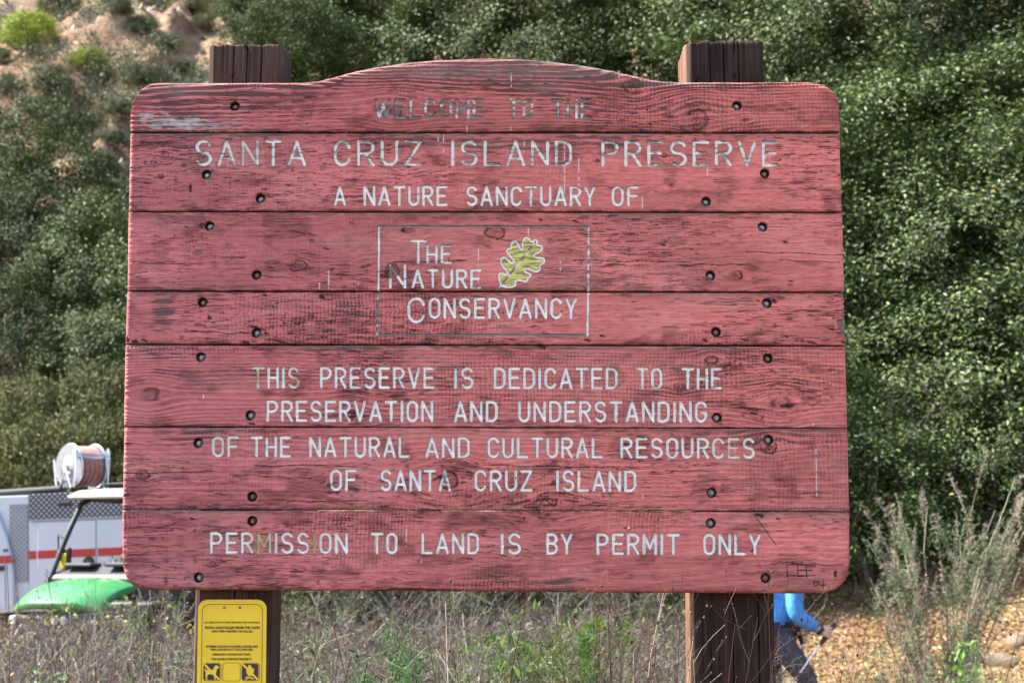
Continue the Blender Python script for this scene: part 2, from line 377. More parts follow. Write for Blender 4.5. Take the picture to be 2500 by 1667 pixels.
HOLES = [(539, 244), (1693, 243), (474, 401), (598, 456), (1757, 398), (1622, 463), (481, 519), (589, 631), (1752, 521), (1632, 633), (465, 694), (589, 764), (1762, 696), (1645, 762), (461, 820), (575, 953),
         (1764, 823), (1647, 959), (455, 1017), (579, 1140), (1765, 1010), (1635, 1131), (579, 1196), (456, 1326), (1633, 1201), (1759, 1327)]
DRIPS = [(803, 640, 706), (1083, 329, 373), (1378, 350, 475), (1413, 385, 455), (1727, 407, 430), (1168, 607, 690), (1248, 178, 214), (1290, 553, 580), (1992, 1095, 1212), (992, 1282, 1333), (497, 963, 976), (780, 690, 706),
         (1140, 308, 322), (1070, 328, 345), (1368, 637, 662), (1568, 480, 508), (1570, 1205, 1216), (1280, 345, 372), (1985, 1032, 1040), (1247, 308, 318), (1029, 1363, 1372), (875, 690, 696)]
CHIPS = [(503, 550, 14, 3), (492, 553, 6, 5), (796, 607, 9, 2.4), (628, 800, 22, 3.2), (594, 812, 10, 2), (650, 814, 8, 2), (648, 722, 6, 4), (786, 725, 8, 4), (512, 776, 6, 6), (696, 789, 9, 3), (603, 837, 11, 4), (700, 838, 40, 2.2),
         (330, 834, 8, 5), (352, 831, 12, 2.5), (312, 830, 7, 7), (1470, 820, 8, 2), (1434, 831, 9, 3), (1722, 832, 7, 5), (1757, 839, 9, 2.2), (1795, 841, 7, 2.4), (1816, 829, 10, 1.8), (1922, 823, 6, 2), (1944, 831, 5, 2), (1897, 838, 11, 2.4),
         (1980, 836, 14, 2.4), (2030, 804, 9, 2), (2045, 813, 6, 2.6), (2060, 836, 8, 3), (1326, 846, 15, 6), (1688, 609, 8, 1.6), (1618, 598, 8, 2), (1930, 686, 9, 1.5), (1930, 696, 7, 1.5), (1917, 591, 7, 3), (468, 1265, 8, 2), (454, 574 - 20, 5, 2),
         (760, 652 - 80, 20, 1.2), (735, 569, 16, 1.3), (1840, 1009, 14, 2.4), (1815, 1014, 6, 1.6), (1587, 303, 6, 1.6), (1580, 268, 4, 3), (1900, 1266, 7, 3), (1855, 1258, 14, 4), (2026, 374, 6, 1.6), (609, 1024, 7, 3), (616, 1034, 9, 4), (1890, 734, 7, 5), (1853, 734, 6, 1.6),
         (1550, 738, 7, 1.6), (465, 458, 4, 16), (1405, 541, 9, 2), (1320, 537, 6, 4), (2040, 1400, 5, 14)]
# broad worn patches: x, y, sx, sy, strength
PATCH = [(1190, 172, 520, 34, .85), (420, 225, 90, 20, .5), (430, 300, 130, 24, .55), (640, 215, 260, 22, .42), (1330, 220, 110, 14, .55), (1700, 205, 300, 12, .5), (600, 255, 200, 24, .3), (480, 360, 110, 25, .35), (1130, 350, 260, 26, .5), (1310, 370, 220, 32, .28), (780, 470, 90, 16, .22), (1500, 345, 130, 18, .3),
         (395, 760, 26, 60, .6), (480, 760, 80, 60, .3), (850, 755, 70, 26, .45), (520, 730, 60, 20, .25), (1540, 770, 90, 30, .32), (1900, 770, 140, 40, .34), (1760, 735, 140, 14, .36), (1420, 565, 14, 10, .7), (1420, 637, 14, 8, .7), (400, 870, 120, 18, .3), (600, 912, 170, 14, .45),
         (420, 912, 80, 20, .4), (1880, 935, 150, 16, .4), (1630, 960, 90, 14, .35), (450, 1070, 130, 26, .5), (700, 1115, 200, 14, .25), (1850, 1070, 160, 26, .35), (1390, 1430, 50, 22, .7), (1260, 1400, 180, 50, .26), (1380, 1290, 60, 14, .45), (1850, 1285, 60, 30, .4),
         (540, 1420, 240, 22, .26), (460, 1300, 120, 50, .22), (1560, 1430, 100, 20, .3), (960, 1420, 120, 25, .24), (1980, 1190, 60, 40, .24), (330, 480, 20, 30, .35), (480, 640, 160, 50, .2), (690, 520, 120, 20, .24), (1100, 760, 300, 40, .12), (1760, 620, 260, 60, .06), (640, 1000, 300, 30, .16), (1000, 1330, 600, 60, .04),
         (700, 330, 420, 8, .3), (1600, 335, 400, 7, .3), (900, 1050, 900, 6, .25), (1200, 1250, 900, 6, .25), (1200, 848, 900, 5, .25)]
seamL = [(321.5, 326), (514.5, 518.5), (708.5, 712.5), (838.5, 842.5), (1040, 1043), (1242.3, 1244.8)]
seamR = [(321.5, 326.5), (516, 520.5), (711, 715.5), (842, 846.5), (1043.8, 1046.8), (1247.3, 1249.6)]
xL = [(316.5, 317), (316.5, 313), (312.5, 309.5), (309, 305), (304.5, 301), (302, 297.5), (297, 296)]
xR = [(2051.5, 2051.5), (2051, 2057), (2058, 2062.5), (2062.5, 2066), (2065, 2070), (2070.5, 2075), (2075, 2077)]
TOPC = [(317, 290), (318, 266), (324, 249), (336, 231), (352, 214), (366, 206), (385, 201.5), (500, 201), (640, 201), (745, 200), (774, 197.5), (813, 188), (860, 175), (912, 164), (985, 153), (1065, 146), (1130, 142.5), (1195, 141), (1270, 143), (1355, 150),
        (1430, 160), (1490, 171), (1546, 184), (1589, 194), (1622, 198.5), (1660, 199.5), (1850, 199.5), (1980, 199.5), (2003, 202), (2021, 209), (2036, 221), (2046, 237), (2051, 258), (2051.5, 290)]
BOTC = [(296, 1375), (298, 1392), (305, 1410), (318, 1425), (335, 1435), (358, 1439), (700, 1440.5), (1200, 1443.5), (1700, 1447), (1990, 1448.5), (2015, 1447), (2040, 1438), (2060, 1422), (2072, 1402), (2077, 1372)]
sign = empty('wooden_sign', (0, DB, 0), label='weathered red plank sign with routed white letters on two dark posts', cat='sign')
paintmat = vcmat('weathered_red_paint', 0.72, 0.22); letmat = vcmat('routed_letter_paint', 0.6, 0.3)
THICK = 0.038
PINK = np.array([0.74, 0.212, 0.192]); PINK2 = np.array([0.52, 0.155, 0.165]); DARKW = np.array([0.075, 0.038, 0.04]); GREYW = np.array([0.16, 0.122, 0.112]); WHITE = np.array([0.93, 0.94, 0.90])
STEP = 0.0013
def gauss_sum(X, Z, lst):
    o = np.zeros_like(X)
    for (px, py, sx, sy, a) in lst:
        x, z = bp(px, py); sx *= MPP; sy *= MPP
        o += a * np.exp(-((X - x) / sx) ** 2 - ((Z - z) / sy) ** 2)
    return o
holes_m = [bp(x * K, y * K) for x, y in HOLES]
RING = [95, 60, 70, 50, 100, 85, 60]; RAMP = [1.0, .35, .35, .4, .9, .7, .5]; SAW = [.7, .35, .3, 1.0, .9, .7, 1.0]; WBASE = [.06, .0, -.06, .03, .0, .0, .02]
bolt_me = None
for p in range(7):
    tl = (xL[p][0], 201 if p == 0 else seamL[p - 1][1]); tr_ = (xR[p][0], 199.5 if p == 0 else seamR[p - 1][1])
    bl = (xL[p][1], 1440 if p == 6 else seamL[p][0]); br = (xR[p][1], 1448 if p == 6 else seamR[p][0])
    TL, TR, BL, BR = bp(*tl), bp(*tr_), bp(*bl), bp(*br)
    nu = int((TR[0] - TL[0]) / STEP) + 1; nv = int((TL[1] - BL[1]) / STEP) + 1
    if p == 0: nv = int(nv * 1.35)
    u = np.linspace(0, 1, nu)[:, None]; v = np.linspace(0, 1, nv)[None, :]
    x_left = BL[0] + (TL[0] - BL[0]) * v; x_right = BR[0] + (TR[0] - BR[0]) * v
    X = x_left + (x_right - x_left) * u
    zt = TL[1] + (TR[1] - TL[1]) * u + 0 * v; zb = BL[1] + (BR[1] - BL[1]) * u + 0 * v
    if p == 0:
        c = np.array(pl(TOPC)); zt = np.interp(X, c[:, 0], c[:, 1])
    if p == 6:
        c = np.array(pl(BOTC)); zb = np.interp(X, c[:, 0], c[:, 1])
    Z = zb + (zt - zb) * v
    # distance to the plank's edges, for the eased edges
    dl = X - x_left; dr = x_right - X; dt = zt - Z; db = Z - zb
    if p == 0:
        r_ = 64 * MPP
        for sx, dx in ((1, dl), (-1, dr)):
            cx = r_ - dx; cz = r_ - (TL[1] - Z); ins = (cx > 0) & (cz > 0)
            dd = r_ - np.hypot(np.maximum(cx, 0), np.maximum(cz, 0)); dt = np.where(ins, np.maximum(dd, 0), dt)
            if sx == 1: dl = np.where(ins, np.maximum(dd, 0), dl)
            else: dr = np.where(ins, np.maximum(dd, 0), dr)
    if p == 6:
        r_ = 66 * MPP
        for sx, dx in ((1, dl), (-1, dr)):
            cx = r_ - dx; cz = r_ - (Z - (BL[1] if sx == 1 else BR[1])); ins = (cx > 0) & (cz > 0)
            dd = r_ - np.hypot(np.maximum(cx, 0), np.maximum(cz, 0)); db = np.where(ins, np.maximum(dd, 0), db)
            if sx == 1: dl = np.where(ins, np.maximum(dd, 0), dl)
            else: dr = np.where(ins, np.maximum(dd, 0), dr)
    def ease(d, r): q = np.clip(d / r, 0, 1); return r - r * np.sqrt(np.maximum(0, 1 - (1 - q) ** 2))
    wob = (fbm(X * 30, Z * 3, 50 + p, 3) - .5) * .004
    H = -ease(dl, .009) - ease(dr, .010) - ease(dt + wob * (p > 0), .010 if p == 0 else .003) - ease(db + wob * (p < 6), .010 if p == 6 else .0025)
    T = Z - zb if p else Z
    # flowing grain around the knots
    tw = Z.copy(); kd = np.zeros_like(X); kr = np.zeros_like(X)
    for (kx, ky, kr_, ks) in KNOTS:
        x, z = bp(kx, ky); r = kr_ * MPP
        if z > zt.max() + .02 or z < zb.min() - .02: continue
        ds = X - x; dz = Z - z
        w_ = np.exp(-(ds / (3.6 * r)) ** 2 - (dz / (2.6 * r)) ** 2); tw = tw - dz * .8 * w_
        rr = np.hypot(ds / (1.0 + .6 * ((kx * 7.13) % 1)), dz) / r + (fbm(ds * 28 + kx, dz * 28 + ky, 7, 3) - .5) * 1.25 + .10
        kd = np.maximum(kd, ks * (1 - sstep(.75, 1.15, rr)))
        kr = np.maximum(kr, ks * np.exp(-((rr - 1.0) / .17) ** 2) * sstep(.25, .6, vnoise(ds * 40 + kx, dz * 40, 8)) + ks * .7 * (1 - sstep(.0, 1.0, rr)) * (fbm(ds * 260, dz * 260, 31, 2) > .56))
    lowW = fbm(X * 1.1 + 3 * p, Z * 7 + p, 60 + p, 3)
    ring = np.sin(2 * math.pi * (tw * RING[p] + (9.0 if p == 0 else 5.5) * lowW + .7 * fbm(X * 9, Z * 40, 90 + p, 2)))
    ringn = sstep(-.2, .9, ring)
    n_f = vnoise(X * 62 + 11 * p, tw * 900, 70 + p); n_m = .62 * fbm(X * 30 + 5 * p, tw * 430, 75 + p, 3) + .38 * fbm(X * 9 + 5 * p, tw * 150, 78 + p, 3); n_b = fbm(X * 60, Z * 130, 80 + p, 3)
    low = fbm(X * 4.5 + 9 * p, Z * 9 + 4 * p, 85 + p, 3)
    saww = .5 + .5 * np.sin(2 * math.pi * (X / .0092 + 2.2 * fbm(X * 9 + p, Z * 3, 95, 2) + .5 * vnoise(X * 5, Z * 30, 96) + .40 * vnoise(X * 18, Z * 150, 99)))
    sawm = sstep(.42, .62, fbm(X * 3.1 + 7 * p, Z * 6, 97 + p, 2)) * SAW[p]
    flake = fbm(X * 45, Z * 95, 120 + p, 4); flm = sstep(.45, .6, fbm(X * 4 + 3, Z * 5 + p, 130 + p, 2))
    H = H + RAMP[p] * .0014 * (ringn - .5) + .0022 * (n_m - .5) + .0012 * (n_f - .5) + .0011 * sawm * (saww - .5) + .0030 * flm * (flake - .5)
    H = H - .0022 * kr
    # wear
    pat = gauss_sum(X, Z, PATCH)
    wr = .62 * n_m + .38 * n_f
    score = wr * .62 + .20 * (1 - ringn) * RAMP[p] + .10 * sawm * (1 - saww) * (.4 + 1.2 * vnoise(X * 90, Z * 45, 290 + p)) + .14 * (n_b - .5) + .34 * (low - .5) + WBASE[p] + .52 * pat + .30 * pat * (.6 - ringn) * RAMP[p] + .1 * flm * (.5 - flake)
    wear = sstep(.60, .76, score)
    tone = np.clip(.55 * low + .45 * lowW + .15 * (X - X.mean()) / .8, 0, 1)[..., None]
    purple = sstep(.15, -.85, X)[..., None] * .85
    base = PINK * (1 - (1 - tone) * .35) * (1 - purple) + PINK2 * purple
    base = base * (1 - .20 * (1 - ringn[..., None]) * RAMP[p]) * (.84 + .32 * n_b[..., None])
    busy = .45 + .8 * sstep(.38, .62, fbm(X * 3.3 + 7 * p, Z * 8 + p, 280 + p, 3))
    fine = (sstep(.54, .68, wr + .06 * sawm * (1 - saww) + .08 * (low - .5)) * np.minimum(busy, 1.15))[..., None]
    base = base * (1 - .70 * fine) * (1 - .34 * (sawm * (1 - saww) * sstep(.25, .75, fbm(X * 70, Z * 40, 295 + p, 3)))[..., None])
    edge_g = (np.exp(-np.minimum(dt, db) / (.006 + .010 * low)) * sstep(.42, .62, .5 * n_b + .3 * low + .2 * n_m + .06))[..., None]; base = base * (1 - .62 * edge_g)
    blot = sstep(.55, .72, fbm(X * 16 + p * 3, Z * 34, 260 + p, 4))[..., None]; base = base * (1 - .42 * blot * (.4 + n_f[..., None]))
    big = sstep(.50, .66, fbm(X * 2.6 + p * 9, Z * 11, 265 + p, 4))[..., None]; base = base * (1 - .22 * big)
    chalk = sstep(.5, .7, fbm(X * 6 + p * 5, Z * 16, 270 + p, 4))[..., None] * .13; base = base * (1 - chalk) + np.array([.70, .34, .32]) * chalk
    speck = sstep(.66, .74, .5 * vnoise(X * 95, Z * 300, 240 + p) + .3 * flake + .2 * n_b)[..., None]; base = base * (1 - .6 * speck * sstep(.7, 1.1, busy)[..., None])
    grey = sstep(.35, .75, pat)[..., None] * (1 if p == 0 else .35)
    bare = DARKW * (1 - grey) + GREYW * grey * (.45 + .9 * n_f[..., None])
    if p == 0:                                           # pale bare corner, lower left of the top plank
        g2 = gauss_sum(X, Z, [(440, 303, 110, 18, 1.0), (380, 285, 40, 18, .6)]); pale = (sstep(.45, .62, g2 * .22 + .9 * (.45 * n_m + .55 * n_f) - .10 + .5 * (n_b - .5)) * sstep(.08, .3, g2))[..., None]
    else: pale = np.zeros_like(X)[..., None]
    Cc = base * (1 - wear[..., None] * .88) + bare * wear[..., None] * .88
    Cc = Cc * (1 - pale * .75) + np.array([.42, .40, .39]) * (.45 + .9 * n_b[..., None]) * pale * .75
    Cc = Cc * (1 - .30 * kd[..., None]) ; Cc = Cc * (1 - .92 * np.clip(kr * 1.25, 0, 1)[..., None])
    # grey-green bare band along the upper edge of the planks, where dust and lichen sit
    topb = (np.exp(-dt / .004) * sstep(.35, .6, low))[..., None] * (.5 if p else .8)
    Cc = Cc * (1 - topb) + np.array([.20, .17, .15]) * topb
    # chips
    for (cx, cy, a, b_) in CHIPS:
        x, z = bp(cx, cy); a *= MPP * .9; b_ *= MPP * .9
        if abs(z - (zt.mean() + zb.mean()) / 2) > .16: continue
        i0, i1 = np.searchsorted(X[:, nv // 2], [x - 2 * a, x + 2 * a]); sl = slice(max(i0 - 1, 0), i1 + 1)
        q = np.hypot((X[sl] - x) / a, (Z[sl] - z + .25 * (X[sl] - x)) / b_) + (fbm(X[sl] * 160, Z[sl] * 260, int(cx), 2) - .5) * 1.3
        k = 1 - sstep(.7, 1.1, q); H[sl] -= .004 * k
        Cc[sl] = Cc[sl] * (1 - k[..., None] * .9) + np.array([.03, .02, .018]) * k[..., None] * .9
    if p == 3:                                           # rotten right end of the narrow plank
        rot = sstep(.52, .6, fbm(X * 60, Z * 110, 200, 3) + .30 * np.exp(-dr / .018) - .12) * np.exp(-(dr / .035) ** 2) * sstep(.0, .35, v + 0 * u)
        H -= .008 * rot; Cc = Cc * (1 - rot[..., None]) + np.array([.20, .15, .11]) * (.4 + .8 * n_f[..., None]) * rot[..., None]
    for (dx, d0, d1) in DRIPS:                           # thin white droppings
        (x, z0), (_, z1) = bp(dx, d0), bp(dx, d1)
        if z0 < zb.min() or z1 > zt.max(): continue
        k = np.exp(-((X - x - .002 * (Z - z0)) / .0011) ** 2) * ((Z < z0) & (Z > z1)) * sstep(.30, .5, vnoise(X * 10, Z * 180, int(dx)) + .1)
        Cc = Cc * (1 - .75 * k[..., None]) + np.array([.75, .68, .70]) * .75 * k[..., None]
    # routed strokes
    dist = np.full(X.shape, 9.0); cls = np.zeros(X.shape, int); rad = np.ones(X.shape); worn = np.zeros(X.shape); horiz = np.zeros(X.shape)
    zmid = (zt.max() + zb.min()) / 2; half = (zt.max() - zb.min()) / 2
    inleaf = np.zeros(X.shape, bool)
    wordid = np.zeros(X.shape, int)
    for (pts, r, c_, wn, *wi_) in STROKES:
        wi_ = wi_[0] if wi_ else 0
        if min(q[1] for q in pts) - r > zt.max() or max(q[1] for q in pts) + r < zb.min(): continue
        for (a, b_) in zip(pts[:-1], pts[1:]):
            lo = min(a[0], b_[0]) - r - .002; hi = max(a[0], b_[0]) + r + .002
            i0 = int(max(0, (lo - X[0].min()) / (X[-1, 0] - X[0, 0]) * (nu - 1) - 8)); i1 = int((hi - X[0].min()) / (X[-1, 0] - X[0, 0]) * (nu - 1) + 8)
            sl = slice(i0, min(i1, nu))
            xs, zs = X[sl], Z[sl]; ex, ez = b_[0] - a[0], b_[1] - a[1]; L2 = ex * ex + ez * ez + 1e-12
            tt = np.clip(((xs - a[0]) * ex + (zs - a[1]) * ez) / L2, 0, 1)
            d = np.hypot(xs - a[0] - tt * ex, zs - a[1] - tt * ez); nd = d / r
            upd = (nd < dist[sl]) & (nd < 1.45)
            dist[sl] = np.where(upd, nd, dist[sl]); cls[sl] = np.where(upd, c_, cls[sl]); wordid[sl] = np.where(upd, wi_, wordid[sl]); rad[sl] = np.where(upd, r, rad[sl]); worn[sl] = np.where(upd, wn, worn[sl])
            horiz[sl] = np.where(upd, abs(ex) / math.sqrt(L2), horiz[sl])
    if p == 2:
        i0, i1 = np.searchsorted(X[:, nv // 2], [LEAFP[:, 0].min() - .01, LEAFP[:, 0].max() + .01]); xs = X[i0:i1]; zs = Z[i0:i1]
        ins = np.zeros(xs.shape, bool)
        for (x0, z0), (x1, z1) in zip(LEAFP, np.roll(LEAFP, -1, 0)):
            cnd = ((z0 > zs) != (z1 > zs)); ins ^= cnd & (xs < (x1 - x0) * (zs - z0) / (z1 - z0 + 1e-12) + x0)
        inleaf[i0:i1] = ins
        dirt = sstep(.52, .66, wr + .12 * (1 - ringn))[..., None] * .75
        lc = np.array([.62, .56, .16]) * (.8 + .4 * n_m[..., None]) * (1 - dirt) + np.array([.10, .09, .04]) * dirt
        Cc = np.where(inleaf[..., None], lc, Cc)
    ed = (fbm(X * 220, Z * 220, 222, 2) - .5) * .22
    cut = (dist + ed * .5) < 1.0
    prof = np.sqrt(np.maximum(0, 1 - np.minimum(dist, 1) ** 2)) * np.where(cls == 4, .9, 1.8)
    H = H - np.where(dist < 1, prof * rad, 0)
    wn_s = sstep(.44, .60, n_f * .22 + n_b * .45 + .2 * n_m + (worn - .22) * .5 + .30 * worn * horiz - .06 + .30 * (kd > .3))  # worn paint, increased on horizontal strokes to mimic their shaded upper walls
    lw = WHITE * (.82 + .3 * n_b[..., None]) ; lworn = np.array([.13, .12, .115]) * (.5 + n_f[..., None])
    tan_ = gauss_sum(X, Z, [(634, 922, 12, 30, 1), (724, 925, 14, 30, 1), (640, 1325, 26, 40, 1.2), (766, 1325, 12, 40, 1.2), (600, 375, 40, 40, .5), (1790, 1095, 40, 30, .5), (545, 1090, 30, 30, .4)])[..., None]
    lw = lw * (1 - np.clip(tan_, 0, 1) * np.array([.35, .5, .72]))
    lip_shade = (sstep(.66, .92, dist) * (.25 + .75 * sstep(.35, .6, n_b)) * .7)[..., None]; lw = lw * (1 - lip_shade) + np.array([.10, .07, .07]) * lip_shade  # groove shade painted as a dark ring inside each stroke edge
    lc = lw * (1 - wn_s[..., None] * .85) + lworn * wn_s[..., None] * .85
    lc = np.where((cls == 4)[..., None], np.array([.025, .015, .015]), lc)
    halo = (sstep(1.42, 1.05, dist) * (.3 + .7 * sstep(.3, .6, n_b)) * .82 * (cls > 0))[..., None]; Cc = Cc * (1 - halo) + np.array([.06, .03, .032]) * halo  # dark outline round the strokes, shade painted onto the board colour
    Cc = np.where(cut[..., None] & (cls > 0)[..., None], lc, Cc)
    # counterbored bolt holes
    mine = []
    for (x, z) in holes_m:
        if not (zb.min() - .0 < z < zt.max()): continue
        mine.append((x, z)); d = np.hypot(X - x, Z - z) + ed * .002
        H = np.where(d < .0118, np.minimum(H, -.022 * sstep(.0118, .0100, d)), H)
        k = sstep(.0120, .0108, d)[..., None]; Cc = Cc * (1 - k) + np.array([.02, .014, .014]) * k
    Cc = np.clip(Cc, .004, .92)
    # mesh: front sheet, then sides and back
    V = np.stack([X, -H, Z], -1).reshape(-1, 3); idx = np.arange(nu * nv).reshape(nu, nv)
    Fq = np.stack([idx[:-1, :-1], idx[1:, :-1], idx[1:, 1:], idx[:-1, 1:]], -1)
    fm = cut & (cls > 0) & (cls < 4)
    fsum = (fm[:-1, :-1].astype(int) + fm[1:, :-1] + fm[1:, 1:] + fm[:-1, 1:]) >= 2
    fcl = np.where(fsum, np.maximum.reduce([cls[:-1, :-1], cls[1:, :-1], cls[1:, 1:], cls[:-1, 1:]]), 0); fcl[fcl == 4] = 1
    il = (inleaf[:-1, :-1] & inleaf[1:, 1:]) & (fcl == 0); fcl = np.where(il, 2, fcl)
    loop = np.concatenate([idx[:, 0], idx[-1, 1:], idx[-2::-1, -1], idx[0, -2:0:-1]])
    nb = len(V); back = V[loop].copy(); back[:, 1] = THICK
    Vall = np.concatenate([V, back]); nl = len(loop); k = np.arange(nl)
    side = np.stack([loop, nb + k, nb + (k + 1) % nl, np.roll(loop, -1)], 1)
    # back sheet as strips between bottom and top rows
    kb = nb + np.arange(nu); kt = nb + (nu + nv - 2) + (nu - 1 - np.arange(nu))
    backF = np.stack([kb[:-1], kt[:-1], kt[1:], kb[1:]], 1)
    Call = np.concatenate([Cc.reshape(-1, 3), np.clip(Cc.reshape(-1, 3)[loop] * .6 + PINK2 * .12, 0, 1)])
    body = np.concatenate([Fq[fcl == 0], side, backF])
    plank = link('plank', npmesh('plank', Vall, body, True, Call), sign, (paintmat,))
    plank['label'] = ['arched top plank with the greeting line', 'plank with the large preserve name', 'plank with the yellow leaf and logo frame', 'narrow plank with a rotten right end', 'plank with the dedication lines', 'plank with the resources lines', 'bottom plank with rounded corners and scratched initials'][p]
    fwd = np.maximum.reduce([np.where(fm, wordid, 0)[:-1, :-1], np.where(fm, wordid, 0)[1:, :-1], np.where(fm, wordid, 0)[1:, 1:], np.where(fm, wordid, 0)[:-1, 1:]])
    jobs = [(Fq[(fcl == 1) & (fwd == q)], 'lettering', 'routed word ' + WORDS[q]) for q in np.unique(fwd[fcl == 1])]
    jobs += [(Fq[fcl == 2], 'leaf_emblem', None), (Fq[fcl == 3], 'logo_border', None)]
    for fs, nm, lb in jobs:
        if not len(fs): continue
        us, inv = np.unique(fs, return_inverse=True)
        tag(link(nm, npmesh(nm, V[us], inv.reshape(-1, 4), True, Cc.reshape(-1, 3)[us]), plank, (letmat,)), lb)
    boltm = mat('galvanised_bolt', (0.30, 0.29, 0.30), 0.45, 0.5, .35, 90); rustm = mat('rusty_bolt', (0.24, 0.15, 0.12), 0.7, 0.2, .4, 120)
    for j, (x, z) in enumerate(mine):
        mb = MB(); mb.cyl((x, .0215, z), (x, .0190, z), .0075, 20)
        a0 = (x * 37.0) % 1; mb.tube([(x, .0215, z), (x, .0095, z), (x, .0085, z)], [.0054, .0054, .0042], 6)
        mb.build('bolt', boltm if (j + p) % 3 else rustm, plank)

# --- posts
def post(xl_px, Wd, ytop_px, seed, lbl, dark):
    y0 = DB + THICK
    xl = (bp(xl_px[0], 833, y0)[0] + bp(xl_px[0], 833, y0)[0]) / 2
    # left edge measured above and below the board, at their own heights
    xa, za = bp(xl_px[0], 150, y0); xb_, zb_ = bp(xl_px[1], 1560, y0)
    zt = bp(0, ytop_px, y0)[1]; zbot = -.25
    per = []; c = .012
    def edge(p, q, n): return [(p[0] + (q[0] - p[0]) * i / n, p[1] + (q[1] - p[1]) * i / n) for i in range(n)]
    n = 90
    per += edge((c, 0), (Wd - c, 0), n) + edge((Wd - c, 0), (Wd, c), 6) + edge((Wd, c), (Wd, Wd - c), 50) + edge((Wd, Wd - c), (Wd - c, Wd), 4) + edge((Wd - c, Wd), (c, Wd), 30) + edge((c, Wd), (0, Wd - c), 4) + edge((0, Wd - c), (0, c), 50) + edge((0, c), (c, 0), 6)
    per = np.array(per); npz = len(per); nz = 420
    nrm = np.zeros_like(per); tg = np.roll(per, -1, 0) - np.roll(per, 1, 0); nrm[:, 0] = tg[:, 1]; nrm[:, 1] = -tg[:, 0]; nrm /= np.linalg.norm(nrm, axis=1, keepdims=True)
    s = np.cumsum(np.linalg.norm(np.roll(per, -1, 0) - per, axis=1)); S = s[None, :] + np.zeros((nz, 1))
    zz = np.linspace(zbot, zt, nz)[:, None] + 0 * S
    g = fbm(S * 260, zz * 5, seed, 3); g2 = vnoise(S * 700, zz * 14, seed + 5); lw = fbm(S * 9, zz * 1.6, seed + 9, 3)
    d = .0022 * (g - .5) + .0012 * (g2 - .5)
    crk = np.zeros_like(S)
    for (cs, wd, z0, z1) in ((.082, .0011, -.3, 9), (.05, .0006, 2.2, 9), (.118, .0012, 2.55, 9), (.03, .0007, .5, 1.4), (.14, .0009, .6, 1.5), (.27, .0013, -.3, 9)):
        crk = np.maximum(crk, np.exp(-((S - cs - .004 * (vnoise(zz * 6, zz * 0 + cs * 50, seed) - .5)) / wd) ** 2) * ((zz > z0) & (zz < z1)))
    d = d - .012 * crk
    pits = ((vnoise(S * 75, zz * 26, seed + 20) > .93) & (vnoise(S * 300, zz * 60, seed + 22) > .3)).astype(float); d = d - .0025 * pits
    Xp = xa * 0 + per[:, 0][None, :] + nrm[:, 0][None, :] * d; Yp = per[:, 1][None, :] + nrm[:, 1][None, :] * d
    lean = (xb_ - xa) / (zb_ - za)
    Xw = xa + (zz - za) * lean + Xp; Yw = Yp + THICK
    zz2 = zz.copy(); zz2[-1] += .004 * (vnoise(S[-1] * 60, S[-1] * 0, seed + 40) - .5) * 2; zz2[-1, :12] -= .004; zz2[-2] = np.minimum(zz2[-2], zz2[-1] - .001)
    cA = np.array([.125, .062, .045]); cB = np.array([.05, .028, .028]); cG = np.array([.20, .16, .14])
    mix = sstep(.3, .7, .5 * g + .5 * lw)[..., None]; C = cB * (1 - mix) + cA * mix
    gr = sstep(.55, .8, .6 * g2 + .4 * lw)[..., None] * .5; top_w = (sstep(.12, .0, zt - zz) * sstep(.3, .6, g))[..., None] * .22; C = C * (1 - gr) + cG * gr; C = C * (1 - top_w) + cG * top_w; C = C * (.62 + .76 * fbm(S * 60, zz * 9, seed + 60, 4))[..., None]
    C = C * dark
    sidegl = ((per[:, 0] < .004)[None, :] * 1.0 * sstep(.2, .6, g))[..., None]; C = C * (1 - sidegl * .5) + np.array([.30, .17, .10]) * sidegl * .5  # left face tinted tan: side sunlight painted into the wood colour
    C = C * (1 - .85 * np.clip(crk + pits * .8, 0, 1)[..., None])
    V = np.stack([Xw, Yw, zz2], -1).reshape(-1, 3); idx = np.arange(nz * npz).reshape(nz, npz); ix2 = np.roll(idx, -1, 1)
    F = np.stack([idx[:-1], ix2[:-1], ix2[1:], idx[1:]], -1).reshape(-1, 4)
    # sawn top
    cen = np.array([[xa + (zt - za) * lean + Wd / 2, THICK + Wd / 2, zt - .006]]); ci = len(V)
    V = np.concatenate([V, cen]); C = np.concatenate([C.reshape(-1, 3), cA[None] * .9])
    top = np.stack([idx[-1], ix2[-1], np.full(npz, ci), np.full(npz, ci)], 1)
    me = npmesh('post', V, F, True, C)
    bmm = bmesh.new(); bmm.from_mesh(me); bmm.verts.ensure_lookup_table()
    for a_, b_, c_, _ in top: bmm.faces.new((bmm.verts[a_], bmm.verts[b_], bmm.verts[c_]))
    bmm.to_mesh(me); bmm.free()
    o = link('post', me, sign, (vcmat('weathered_post_wood', .85, .15) if 'weathered_post_wood' not in MATS else MATS['weathered_post_wood'],)); o['label'] = lbl
    return xa, lean, za
PL = post((508, 472), .178, 108, 301, 'brown post whose cracked flat top shows above the board', .48)
PR = post((1674, 1693), .188, 103, 331, 'darker nearly black post with a sunlit side', .34)

